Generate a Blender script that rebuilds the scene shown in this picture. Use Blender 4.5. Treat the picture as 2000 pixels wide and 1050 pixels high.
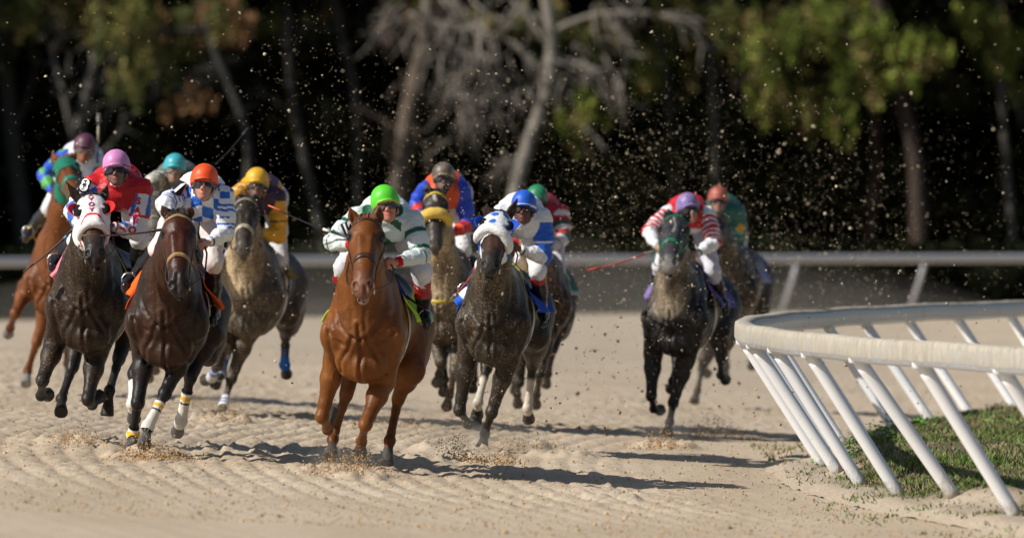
import bpy, math, time
import numpy as np
from mathutils import Vector, Matrix
from mathutils.bvhtree import BVHTree

# ------------------------------------------------------------------ camera, sky, sun, exposure
for o in list(bpy.data.objects): bpy.data.objects.remove(o, do_unlink=True)
SC = bpy.context.scene
COL = SC.collection
EYE = 1.87            # camera height, metres
FPX = 13889.0         # focal length in photo pixels (250 mm on a 36 mm frame, 2000 px wide)
HY = 454.0            # photo row of the horizon
cam_d = bpy.data.cameras.new('camera'); cam = bpy.data.objects.new('camera', cam_d); COL.objects.link(cam)
cam.location = (0, 0, EYE); cam.rotation_euler = (math.radians(90), 0, 0)
cam_d.lens = 250; cam_d.sensor_width = 36; cam_d.sensor_fit = 'HORIZONTAL'
cam_d.shift_y = -(525 - HY) / 2000.0
cam_d.clip_start = 1; cam_d.clip_end = 3000
cam_d.dof.use_dof = True; cam_d.dof.focus_distance = 56.0; cam_d.dof.aperture_fstop = 2.2
SC.camera = cam
SUN_EL, SUN_AZ = math.radians(38), math.radians(22)      # elevation; angle from -X towards the camera
sdir = Vector((-math.cos(SUN_EL) * math.cos(SUN_AZ), -math.cos(SUN_EL) * math.sin(SUN_AZ), math.sin(SUN_EL)))
w = bpy.data.worlds.new('World'); SC.world = w; w.use_nodes = True
nt = w.node_tree; bg = nt.nodes['Background']
sky = nt.nodes.new('ShaderNodeTexSky'); sky.sky_type = 'NISHITA'; sky.sun_disc = False
sky.sun_elevation = SUN_EL; sky.sun_rotation = math.atan2(sdir.x, sdir.y)
nt.links.new(sky.outputs[0], bg.inputs[0]); bg.inputs[1].default_value = 0.058
sl = bpy.data.lights.new('sun', 'SUN'); sl.energy = 4.6; sl.angle = math.radians(0.5); sl.color = (1.0, 0.945, 0.865)
so = bpy.data.objects.new('sun', sl); COL.objects.link(so); so.rotation_euler = sdir.to_track_quat('Z', 'Y').to_euler()
SC.view_settings.view_transform = 'Standard'; SC.view_settings.look = 'None'
SC.view_settings.exposure = 0.2; SC.view_settings.gamma = 1
SC.cycles.max_bounces = 6; SC.cycles.diffuse_bounces = 3; SC.cycles.glossy_bounces = 2
SC.cycles.transparent_max_bounces = 8; SC.cycles.volume_bounces = 0
SC.cycles.sample_clamp_indirect = 4

RNG = np.random.default_rng(7)

# ------------------------------------------------------------------ small helpers
def lin(r, g, b):
    f = lambda c: (c / 255 / 12.92) if c <= 10 else ((c / 255 + 0.055) / 1.055) ** 2.4
    return (f(r), f(g), f(b))

def V(*a): return np.array(a, float)
def nrm(v): v = np.asarray(v, float); return v / (np.linalg.norm(v) + 1e-12)

def hash3(i, j, k, seed=0):
    h = (i.astype(np.int64) * 374761393 + j.astype(np.int64) * 668265263 + k.astype(np.int64) * 2147483647 + seed * 974634777) & 0xffffffff
    h = ((h ^ (h >> 13)) * 1274126177) & 0xffffffff
    return ((h ^ (h >> 16)) & 0xffff) / 65535.0

def vnoise(p, scale, seed=0):
    """smooth value noise -1..1 at points p (n,3)"""
    q = np.asarray(p, float) * scale
    i0 = np.floor(q).astype(np.int64); f = q - i0; f = f * f * (3 - 2 * f)
    out = 0
    for dx in (0, 1):
        for dy in (0, 1):
            for dz in (0, 1):
                wgt = (f[:, 0] if dx else 1 - f[:, 0]) * (f[:, 1] if dy else 1 - f[:, 1]) * (f[:, 2] if dz else 1 - f[:, 2])
                out = out + wgt * hash3(i0[:, 0] + dx, i0[:, 1] + dy, i0[:, 2] + dz, seed)
    return out * 2 - 1

def fbm(p, scale, octv=3, seed=0):
    s = 0; a = 1; t = 0
    for o in range(octv):
        s = s + a * vnoise(p, scale * 2 ** o, seed + o * 17); t += a; a *= .5
    return s / t

def empty(name, loc, label=None, cat=None, group=None):
    o = bpy.data.objects.new(name, None); COL.objects.link(o); o.location = loc; o.empty_display_size = .2
    tag(o, label, cat, group); return o

def tag(o, label=None, cat=None, group=None, kind=None):
    if label: o['label'] = label
    if cat: o['category'] = cat
    if group: o['group'] = group
    if kind: o['kind'] = kind
    return o

def mesh_obj(name, verts, faces, mat, parent=None, col=None, smooth=True, loc=None):
    """verts (n,3) array, faces (m,k) array or list of tuples; col (n,3|4) point colours"""
    me = bpy.data.meshes.new(name)
    verts = np.asarray(verts, np.float32)
    if isinstance(faces, np.ndarray):
        m, k = faces.shape
        me.vertices.add(len(verts)); me.vertices.foreach_set('co', verts.ravel())
        me.loops.add(m * k); me.loops.foreach_set('vertex_index', faces.astype(np.int32).ravel())
        me.polygons.add(m); me.polygons.foreach_set('loop_start', np.arange(0, m * k, k, dtype=np.int32))
        me.update(calc_edges=True); me.validate()
    else:
        me.from_pydata([tuple(map(float, v)) for v in verts], [], faces); me.update()
    if smooth: me.polygons.foreach_set('use_smooth', np.ones(len(me.polygons), bool))
    if col is not None:
        c = np.ones((len(verts), 4), np.float32); col = np.asarray(col); c[:, 3] = 0; c[:, :col.shape[1]] = col
        a = me.color_attributes.new('Col', 'FLOAT_COLOR', 'POINT'); a.data.foreach_set('color', c.ravel())
    if mat is not None: me.materials.append(mat)
    o = bpy.data.objects.new(name, me); COL.objects.link(o)
    if parent is not None: o.parent = parent
    if loc is not None: o.location = loc
    return o

class Buf:
    """collects tubes, boxes and blobs into one mesh with point colours"""
    def __init__(s): s.v = []; s.f = []; s.c = []; s.n = 0
    def add(s, v, f, c=(1, 1, 1)):
        v = np.asarray(v, float); s.v.append(v); s.f += [tuple(int(i) + s.n for i in q) for q in f]
        s.c.append(np.tile(np.asarray(c, float)[:3], (len(v), 1)) if np.ndim(c) == 1 else np.asarray(c)); s.n += len(v)
    def tube(s, pts, r, seg=8, c=(1, 1, 1), flat=None, caps=True):
        pts = np.asarray(pts, float); n = len(pts); r = np.broadcast_to(r, (n,)) if np.ndim(r) < 1 else np.asarray(r, float)
        t = np.gradient(pts, axis=0); t /= np.linalg.norm(t, axis=1)[:, None] + 1e-9
        up = V(0, 0, 1) if abs(t[0, 2]) < .9 else V(0, 1, 0)
        vs = []
        u = nrm(np.cross(t[0], up))
        for i in range(n):
            u = nrm(u - t[i] * u.dot(t[i])); w_ = np.cross(t[i], u)
            a = np.arange(seg) * 2 * math.pi / seg
            ru, rw = (r[i], r[i]) if flat is None else (r[i] * flat[0], r[i] * flat[1])
            vs.append(pts[i] + np.cos(a)[:, None] * u * ru + np.sin(a)[:, None] * w_ * rw)
        f = [(i * seg + j, i * seg + (j + 1) % seg, (i + 1) * seg + (j + 1) % seg, (i + 1) * seg + j) for i in range(n - 1) for j in range(seg)]
        if caps: f += [tuple(range(seg))[::-1], tuple((n - 1) * seg + j for j in range(seg))]
        s.add(np.vstack(vs), f, c)
    def strap(s, pts, nor, wid, th, c=(1, 1, 1)):
        """flat band following pts with surface normals nor"""
        pts = np.asarray(pts, float); nor = np.asarray(nor, float); n = len(pts)
        t = np.gradient(pts, axis=0); t /= np.linalg.norm(t, axis=1)[:, None] + 1e-9
        vs = []
        for i in range(n):
            nn = nrm(nor[i] - t[i] * nor[i].dot(t[i])); b = np.cross(t[i], nn)
            vs += [pts[i] - b * wid / 2, pts[i] + b * wid / 2, pts[i] + b * wid / 2 * .8 + nn * th, pts[i] - b * wid / 2 * .8 + nn * th]
        f = [(i * 4 + j, i * 4 + (j + 1) % 4, (i + 1) * 4 + (j + 1) % 4, (i + 1) * 4 + j) for i in range(n - 1) for j in range(4)]
        f += [(3, 2, 1, 0), tuple((n - 1) * 4 + j for j in range(4))]
        s.add(np.vstack(vs), f, c)
    def blob(s, c0, r, col=(1, 1, 1), seg=10, ring=7, R=None):
        r = np.broadcast_to(r, (3,)) if np.ndim(r) < 1 else np.asarray(r)
        th = np.linspace(0, math.pi, ring); ph = np.arange(seg) * 2 * math.pi / seg
        v = np.array([[math.sin(a) * math.cos(b), math.sin(a) * math.sin(b), math.cos(a)] for a in th for b in ph]) * r
        if R is not None: v = v @ np.asarray(R).T
        f = [(i * seg + j, (i + 1) * seg + j, (i + 1) * seg + (j + 1) % seg, i * seg + (j + 1) % seg) for i in range(ring - 1) for j in range(seg)]
        s.add(v + c0, f, col)
    def obj(s, name, mat, parent=None, smooth=True):
        return mesh_obj(name, np.vstack(s.v), s.f, mat, parent, np.vstack(s.c), smooth)

# ------------------------------------------------------------------ materials
def new_mat(name):
    m = bpy.data.materials.new(name); m.use_nodes = True
    return m, m.node_tree, m.node_tree.nodes['Principled BSDF']

def N(nt, typ, ins=None, **kw):
    n = nt.nodes.new(typ)
    for k, v in kw.items(): setattr(n, k, v)
    for k, v in (ins or {}).items():
        s = n.inputs[k]
        if hasattr(v, 'is_linked') or v.__class__.__name__.startswith('NodeSocket'): nt.links.new(v, s)
        else: s.default_value = v
    return n

def mixc(nt, f, a, b, mode='MIX'):
    n = nt.nodes.new('ShaderNodeMix'); n.data_type = 'RGBA'; n.blend_type = mode
    for idx, v in ((0, f), (6, a), (7, b)):
        s = n.inputs[idx]
        if v.__class__.__name__.startswith('NodeSocket'): nt.links.new(v, s)
        else: s.default_value = (*v, 1) if (idx and len(v) == 3) else v
    return n.outputs[2]

def ramp(nt, fac, stops):
    n = nt.nodes.new('ShaderNodeValToRGB'); nt.links.new(fac, n.inputs[0])
    e = n.color_ramp.elements
    while len(e) < len(stops): e.new(.5)
    for k, (p, c) in zip(e, stops):
        k.position = p; k.color = (c, c, c, 1) if np.ndim(c) == 0 else (*c, 1)
    return n.outputs[0]

SAND = lin(196, 172, 136)
def skin_mat(name, rough=.5, speck=0.0, nscale=14, nmix=.18, bump=.2, bscale=60, bdist=.004, sheen=0, spec=.5, sub=0, metal=0):
    """vertex colour + mottling + optional stuck-on sand specks (alpha of Col says how many)"""
    m, nt, b = new_mat(name)
    at = N(nt, 'ShaderNodeVertexColor', layer_name='Col')
    tc = N(nt, 'ShaderNodeTexCoord')
    n1 = N(nt, 'ShaderNodeTexNoise', {'Vector': tc.outputs['Object'], 'Scale': nscale, 'Detail': 5})
    v = ramp(nt, n1.outputs[0], [(.25, 1 - nmix * 1.6), (.75, 1 + nmix)])
    c = mixc(nt, 1.0, at.outputs[0], v, 'MULTIPLY')
    if speck:
        n2 = N(nt, 'ShaderNodeTexNoise', {'Vector': tc.outputs['Object'], 'Scale': 120.0, 'Detail': 2.0, 'Roughness': .7})
        n3 = N(nt, 'ShaderNodeTexNoise', {'Vector': tc.outputs['Object'], 'Scale': 5.0, 'Detail': 3.0})
        a = N(nt, 'ShaderNodeMath', {0: n2.outputs[0], 1: n3.outputs[0]}, operation='MULTIPLY_ADD'); a.inputs[2].default_value = 0
        s = N(nt, 'ShaderNodeMath', {0: n2.outputs[0], 1: .35}, operation='MULTIPLY')
        s2 = N(nt, 'ShaderNodeMath', {0: s.outputs[0], 1: n3.outputs[0]}, operation='ADD')
        t = N(nt, 'ShaderNodeMath', {0: at.outputs[1], 1: .27}, operation='MULTIPLY')
        s3 = N(nt, 'ShaderNodeMath', {0: n2.outputs[0], 1: t.outputs[0]}, operation='ADD')
        s4 = N(nt, 'ShaderNodeMath', {0: n3.outputs[0], 1: .25}, operation='MULTIPLY_ADD'); nt.links.new(s3.outputs[0], s4.inputs[2])
        f = ramp(nt, s4.outputs[0], [(.86, 0.0), (.92, 1.0)])
        # thin film of dust as well
        g = N(nt, 'ShaderNodeMath', {0: at.outputs[1], 1: .13}, operation='MULTIPLY')
        g2 = N(nt, 'ShaderNodeMath', {0: g.outputs[0], 1: n3.outputs[0]}, operation='MULTIPLY')
        c = mixc(nt, g2.outputs[0], c, SAND)
        c = mixc(nt, f, c, SAND)
    nt.links.new(c, b.inputs['Base Color'])
    rr_ = N(nt, 'ShaderNodeMath', {0: n1.outputs[0], 1: .35 if bump else 0.0, 2: rough - (.175 if bump else 0)}, operation='MULTIPLY_ADD'); nt.links.new(rr_.outputs[0], b.inputs['Roughness'])
    b.inputs['Specular IOR Level'].default_value = spec
    b.inputs['Metallic'].default_value = metal
    if sheen: b.inputs['Sheen Weight'].default_value = sheen
    if sub: b.inputs['Subsurface Weight'].default_value = sub; b.inputs['Subsurface Radius'].default_value = (.02, .008, .004)
    if bump:
        n4 = N(nt, 'ShaderNodeTexNoise', {'Vector': tc.outputs['Object'], 'Scale': bscale, 'Detail': 4})
        bp = N(nt, 'ShaderNodeBump', {'Height': n4.outputs[0], 'Strength': bump, 'Distance': bdist})
        nt.links.new(bp.outputs[0], b.inputs['Normal'])
    return m

M_COAT = skin_mat('horse_coat', rough=.46, speck=1, nscale=5, nmix=.25, bump=.5, bscale=26, bdist=.012, spec=.24)
M_SILK = skin_mat('silk', rough=.5, speck=1, nscale=9, nmix=.05, bump=.55, bscale=16, bdist=.02, spec=.4)
M_CLOTH = skin_mat('cloth', rough=.8, speck=1, nscale=12, nmix=.1, bump=.4, bscale=40, bdist=.01, spec=.25)
M_SKIN = skin_mat('skin', rough=.5, nscale=20, nmix=.08, bump=.1, bscale=80, sub=.08)
M_BOOT = skin_mat('boot_leather', rough=.25, speck=1, nscale=8, nmix=.2, bump=.4, bscale=25, bdist=.01)
M_LEATHER = skin_mat('leather', rough=.45, nscale=30, nmix=.2, bump=.2)
M_CAP = skin_mat('cap_silk', rough=.46, speck=1, nscale=10, nmix=.06, bump=.25, bscale=18, bdist=.008)
M_FLEECE = skin_mat('fleece', rough=.95, nscale=30, nmix=.1, bump=.6, bscale=55, bdist=.015, spec=.1)
M_GLASS = skin_mat('dark_lens', rough=.06, nmix=0, bump=0, spec=.8)
M_METAL = skin_mat('steel', rough=.3, nmix=.1, bump=0, metal=.9)
M_HAIR = skin_mat('hair', rough=.55, nscale=40, nmix=.3, bump=.3)
M_HOOF = skin_mat('hoof_horn', rough=.55, speck=1, nscale=30, nmix=.3, bump=.3, bscale=50)
M_PRINT = skin_mat('print_ink', rough=.5, nmix=.0, bump=0)

# ------------------------------------------------------------------ implicit surfaces -> one continuous mesh
class Field:
    def __init__(s): s.p = []
    def cone(s, a, b, ra, rb, k=.03, lab=0, flat=None, cap=0, op='+'):
        s.p.append(dict(t='c', a=np.asarray(a, float), b=np.asarray(b, float), ra=ra, rb=rb, k=k, lab=lab, flat=flat, cap=cap, op=op))
    def ell(s, c, r, R=None, k=.03, lab=0, op='+'):
        r = np.array([r] * 3, float) if np.ndim(r) == 0 else np.asarray(r, float)
        s.p.append(dict(t='e', c=np.asarray(c, float), r=r, R=None if R is None else np.asarray(R, float), k=k, lab=lab, op=op, cap=0))
    def chain(s, pts, rs, **kw):
        for i in range(len(pts) - 1): s.cone(pts[i], pts[i + 1], rs[i], rs[i + 1], **kw)
    @staticmethod
    def dist(q, P):
        if q['t'] == 'c':
            ab = q['b'] - q['a']; L2 = ab.dot(ab) + 1e-12
            d = P - q['a']; t = np.clip((d @ ab) / L2, 0, 1); d = d - t[..., None] * ab
            if q['flat'] is not None:
                ax, fac = q['flat']; h = d @ ax; d = d + (h * (1 / fac - 1))[..., None] * ax
            r = np.sqrt((d * d).sum(-1)) - (q['ra'] + (q['rb'] - q['ra']) * t)
            if q['flat'] is not None and q['flat'][1] < 1: r = r * (q['flat'][1] * .5 + .5)
            if q['cap']:
                dd = ab / math.sqrt(L2); r = np.maximum(r, (P - q['b']) @ dd - (q['cap'] - 1))
            return r
        d = P - q['c']
        if q['R'] is not None: d = d @ q['R']
        k0 = np.sqrt(((d / q['r']) ** 2).sum(-1)); k1 = np.sqrt(((d / q['r'] ** 2) ** 2).sum(-1)) + 1e-9
        return k0 * (k0 - 1) / k1
    def box(s, q, m):
        if q['t'] == 'c':
            r = max(q['ra'], q['rb']) * (1 if q['flat'] is None else max(1, q['flat'][1])) + m
            return np.minimum(q['a'], q['b']) - r, np.maximum(q['a'], q['b']) + r
        r = q['r'].max() + m
        return q['c'] - r, q['c'] + r
    def mesh(s, vox, warp=None, smooth=1):
        los = [s.box(q, .03) for q in s.p if q['op'] == '+']
        lo = np.min([l[0] for l in los], 0); hi = np.max([l[1] for l in los], 0)
        n = np.ceil((hi - lo) / vox).astype(int) + 2
        ax = [lo[i] + np.arange(n[i]) * vox for i in range(3)]
        F = np.full(n, .4, np.float32)
        for q in s.p:
            m = max(.05, q['k'] * 1.5) if q['op'] == '+' else q['k'] + .01
            l, h = s.box(q, m)
            i0 = np.clip(np.floor((l - lo) / vox).astype(int), 0, n); i1 = np.clip(np.ceil((h - lo) / vox).astype(int) + 1, 0, n)
            if (i1 <= i0).any(): continue
            X, Y, Z = np.meshgrid(*[ax[i][i0[i]:i1[i]] for i in range(3)], indexing='ij')
            d = s.dist(q, np.stack([X, Y, Z], -1)).astype(np.float32)
            sl_ = tuple(slice(i0[i], i1[i]) for i in range(3)); A = F[sl_]; k = q['k']
            if q['op'] == '+':
                hh = np.maximum(k - np.abs(A - d), 0) / k; F[sl_] = np.minimum(A, d) - hh * hh * k * .25
            else:
                d = -d; hh = np.maximum(k - np.abs(A - d), 0) / k; F[sl_] = np.maximum(A, d) + hh * hh * k * .25
        # surface nets
        neg = F < 0
        c = [neg[dx:n[0] - 1 + dx, dy:n[1] - 1 + dy, dz:n[2] - 1 + dz] for dx in (0, 1) for dy in (0, 1) for dz in (0, 1)]
        sm = sum(x.astype(np.int8) for x in c); act = (sm > 0) & (sm < 8)
        idx = -np.ones(act.shape, np.int64); I = np.argwhere(act); idx[act] = np.arange(len(I))
        acc = np.zeros((len(I), 3)); cnt = np.zeros(len(I))
        cor = [(dx, dy, dz) for dx in (0, 1) for dy in (0, 1) for dz in (0, 1)]
        vals = [F[I[:, 0] + a, I[:, 1] + b, I[:, 2] + e] for a, b, e in cor]
        for i in range(8):
            for j in range(i + 1, 8):
                if sum(abs(np.array(cor[i]) - np.array(cor[j]))) != 1: continue
                va, vb = vals[i], vals[j]; x = (va < 0) != (vb < 0)
                t = np.where(x, va / np.where(x, va - vb, 1), 0)
                acc += np.where(x[:, None], np.array(cor[i]) + t[:, None] * (np.array(cor[j]) - np.array(cor[i])), 0); cnt += x
        Vt = (I + acc / cnt[:, None]) * vox + lo
        quads = []
        for a in range(3):
            b, e = (a + 1) % 3, (a + 2) % 3
            s0 = [slice(None)] * 3; s1 = [slice(None)] * 3; s0[a] = slice(0, -1); s1[a] = slice(1, None)
            ch = neg[tuple(s0)] != neg[tuple(s1)]
            E = np.argwhere(ch); ok = (E[:, b] > 0) & (E[:, e] > 0) & (E[:, b] < n[b] - 1) & (E[:, e] < n[e] - 1); E = E[ok]
            flip = neg[tuple(E.T)]
            def g(db, de):
                q_ = E.copy(); q_[:, b] += db; q_[:, e] += de; return idx[tuple(q_.T)]
            Q = np.stack([g(-1, -1), g(0, -1), g(0, 0), g(-1, 0)], 1)
            Q[~flip] = Q[~flip][:, ::-1]; quads.append(Q)
        Q = np.vstack(quads); Q = Q[(Q >= 0).all(1)]
        for _ in range(smooth):
            S = np.zeros_like(Vt); K = np.zeros(len(Vt))
            for i in range(4):
                a_, b_ = Q[:, i], Q[:, (i + 1) % 4]
                for d3 in range(3):
                    S[:, d3] += np.bincount(a_, Vt[b_, d3], len(Vt)) + np.bincount(b_, Vt[a_, d3], len(Vt))
                K += np.bincount(a_, minlength=len(Vt)) + np.bincount(b_, minlength=len(Vt))
            Vt = Vt * .5 + .5 * S / np.maximum(K, 1)[:, None]
        if warp is not None: Vt = warp(Vt, normals(Vt, Q))
        return Vt, Q
    def label(s, Vt):
        best = np.full(len(Vt), 9e9); lab = np.zeros(len(Vt), int); tt = np.zeros(len(Vt))
        for q in s.p:
            if q['op'] != '+' and q['lab'] == 0: continue
            d = s.dist(q, Vt)
            if q['op'] != '+': d = d - .006
            m = d < best; best[m] = d[m]; lab[m] = q['lab']
            if q['t'] == 'c':
                ab = q['b'] - q['a']; t = np.clip(((Vt - q['a']) @ ab) / ab.dot(ab), 0, 1); tt[m] = t[m]
            else: tt[m] = 0
        return lab, tt

def normals(Vt, Q):
    n = np.cross(Vt[Q[:, 2]] - Vt[Q[:, 0]], Vt[Q[:, 3]] - Vt[Q[:, 1]])
    out = np.zeros_like(Vt)
    for i in range(4):
        for d in range(3): out[:, d] += np.bincount(Q[:, i], n[:, d], len(Vt))
    return out / (np.linalg.norm(out, axis=1)[:, None] + 1e-12)

def shell(Vt, Q, Nn, mask, off, name, mat, parent, colfn=None, thick=0):
    """a garment cut from a surface: the faces whose vertices are in mask, lifted by off"""
    f = Q[mask[Q].all(1)]
    if len(f) == 0: return None
    used = np.unique(f); mp = -np.ones(len(Vt), int); mp[used] = np.arange(len(used))
    off = off[used][:, None] if np.ndim(off) else off
    v = Vt[used] + Nn[used] * off
    c = colfn(Vt[used]) if callable(colfn) else np.tile(np.asarray(colfn, float), (len(used), 1))
    o = mesh_obj(name, v, mp[f], mat, parent, c)
    if thick:
        md = o.modifiers.new('s', 'SOLIDIFY'); md.thickness = thick; md.offset = -1
    return o

def smoothstep(a, b, x): t = np.clip((x - a) / (b - a), 0, 1); return t * t * (3 - 2 * t)
# ------------------------------------------------------------------ the ground
RC = V(53.84, 58.0); RR = 52.0                    # the turn: centre and radius of the inner rail
def bank(X, D):
    """ground height: the track falls 5 % towards the inside rail, levels off inside it and far away"""
    X = np.asarray(X, float); D = np.asarray(D, float)
    r = np.hypot(X - RC[0], D - RC[1]) - RR          # >0 on the track, <0 on the infield
    z = -.05 * X * (1 - smoothstep(95, 135, D))
    zin = -.05 * 2.3
    k = smoothstep(.2, -.5, r) * (1 - smoothstep(95, 135, D))
    z = z * (1 - k) + zin * k
    return z
def gz(X, D): return float(bank(np.array([X]), np.array([D]))[0])

def sand_mat():
    m, nt, b = new_mat('sand_track')
    tc = N(nt, 'ShaderNodeTexCoord')
    mp = N(nt, 'ShaderNodeMapping', {'Vector': tc.outputs['Object'], 'Scale': (1, .3, 1)})
    n1 = N(nt, 'ShaderNodeTexNoise', {'Vector': mp.outputs[0], 'Scale': .9, 'Detail': 6})
    n2 = N(nt, 'ShaderNodeTexNoise', {'Vector': tc.outputs['Object'], 'Scale': 28, 'Detail': 4})
    n3 = N(nt, 'ShaderNodeTexNoise', {'Vector': tc.outputs['Object'], 'Scale': 170, 'Detail': 2})
    c = ramp(nt, n1.outputs[0], [(.3, (.50, .40, .285)), (.5, (.56, .455, .332)), (.72, (.61, .51, .385))])
    c = mixc(nt, 1.0, c, ramp(nt, n2.outputs[0], [(.3, .84), (.6, 1.05)]), 'MULTIPLY')
    c = mixc(nt, 1.0, c, ramp(nt, n3.outputs[0], [(.3, .8), (.7, 1.1)]), 'MULTIPLY')
    nt.links.new(c, b.inputs['Base Color']); b.inputs['Roughness'].default_value = .95; b.inputs['Specular IOR Level'].default_value = .15
    a = N(nt, 'ShaderNodeMath', {0: n2.outputs[0], 1: .8, 2: n3.outputs[0]}, operation='MULTIPLY_ADD')
    bp = N(nt, 'ShaderNodeBump', {'Height': a.outputs[0], 'Strength': .45, 'Distance': .012}); nt.links.new(bp.outputs[0], b.inputs['Normal'])
    return m
M_SAND = sand_mat()

def grid(name, xs, ds, zf, mat, kind='structure', dz=0):
    X, D = np.meshgrid(xs, ds); nx, nd = len(xs), len(ds)
    Z = zf(X.ravel(), D.ravel()) + dz
    v = np.stack([X.ravel(), D.ravel(), Z], 1)
    i = (np.arange(nd - 1)[:, None] * nx + np.arange(nx - 1)[None]).ravel()
    f = np.stack([i, i + 1, i + nx + 1, i + nx], 1)
    return tag(mesh_obj(name, v, f, mat), kind=kind)

HOOFMARKS = [(float((px_ - 1000) * d_ / FPX), d_, r_, h_) for px_, d_, r_, h_ in [(646, 53.2, .15, .045), (700, 52.6, .18, .045), (262, 54.2, .15, .045), (300, 54.6, .2, .035), (432, 65, .2, .06), (942, 59, .18, .05), (890, 60, .25, .06), (1304, 64, .2, .07), (150, 57, .3, .04), (1000, 62, .25, .05), (560, 58, .2, .03), (800, 57, .22, .03), (460, 56, .2, .03), (1100, 60, .2, .05)]]
def relief(X, D):
    """harrow furrows, hoof prints and clods of the raked sand"""
    p = np.stack([X, D, X * 0], 1)
    r = np.hypot(X - RC[0], D - RC[1]) - RR
    a = np.arctan2(D - RC[1], RC[0] - X) * RR
    wob = vnoise(np.stack([r * .9, a * .16, X * 0], 1), 1, 3) * .16
    ph = (r + wob) / .235
    fur = np.abs(np.mod(ph, 1) - .5) * 2
    fade = smoothstep(.4, 1.6, r)
    patch = np.clip(.8 + .6 * vnoise(p * V(1, .25, 1), .6, 9), .35, 1.2)
    z = (.35 - fur ** 3.5) * .029 * fade * patch
    # cross marks cut by hooves in scalloped rows
    ph2 = (a + .35 * np.sin(r * 7) + wob * 2) / .55
    z += -(np.maximum(0, np.sin(ph2 * 2 * math.pi)) ** 3) * .008 * fade * patch
    z += vnoise(p * V(1, .22, 1), 1.6, 5) * .012 * fade
    n = vnoise(p * V(1, .5, 1), 9, 11); z += n * .007 * (.35 + .65 * fade)
    n = vnoise(p * V(1, .6, 1), 24, 12); z += np.maximum(n, -.2) * .019 * (.25 + .75 * fade) * patch
    z += np.maximum(0, vnoise(p * V(1, .8, 1), 14, 15) - .5) * .07 * fade * patch
    z *= .16 + .84 * smoothstep(46, 51.5, D)
    for (hx, hd, hr, hh) in HOOFMARKS:
        q = np.hypot((X - hx), (D - hd) * .7) / hr
        z += hh * (np.exp(-((q - 1) ** 2) * 5) - .9 * np.exp(-q * q * 2.5)) * (1 + .5 * n)
    return z

def build_ground():
    base = lambda X, D: bank(X, D)
    xs = np.unique(np.concatenate([-np.geomspace(10, 420, 14)[::-1], np.linspace(-10, 10, 41), np.geomspace(10, 420, 14)]))
    ds = np.unique(np.concatenate([np.linspace(-60, 36, 9), np.linspace(38, 140, 80), np.geomspace(140, 1600, 22)]))
    grid('ground', xs, ds, base, M_SAND, dz=-.06)
    # finely raked part in front of the camera
    ds, d = [], 34.0
    while d < 125: ds.append(d); d += .05 + max(0, (d - 55)) * .0035
    xs = np.arange(-9.6, 8.2, .035)
    def zf(X, D):
        r = np.hypot(X - RC[0], D - RC[1]) - RR
        e = smoothstep(-9.6, -9.0, X) * smoothstep(125, 118, D) * smoothstep(34, 36, D)
        return bank(X, D) + relief(X, D) * (1 - smoothstep(85, 115, D) * .7) - .055 * (1 - e)
    grid('raked_track', xs, np.array(ds), zf, M_SAND)

def grass_mat():
    m, nt, b = new_mat('grass_blades')
    at = N(nt, 'ShaderNodeVertexColor', layer_name='Col')
    nt.links.new(at.outputs[0], b.inputs['Base Color']); b.inputs['Roughness'].default_value = .6
    b.inputs['Specular IOR Level'].default_value = .3
    return m
M_LEAF = grass_mat()

def infield_h(X, D):
    r = np.hypot(X - RC[0], D - RC[1]) - RR
    p = np.stack([X, D, X * 0], 1)
    w = vnoise(p, .55, 40) * .25
    return .004 + .13 * smoothstep(-.7 + w, -1.2 + w, r) + .05 * smoothstep(0, -.5, r) + vnoise(p, 2.2, 41) * .022 + vnoise(p, 9, 42) * .01

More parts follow.
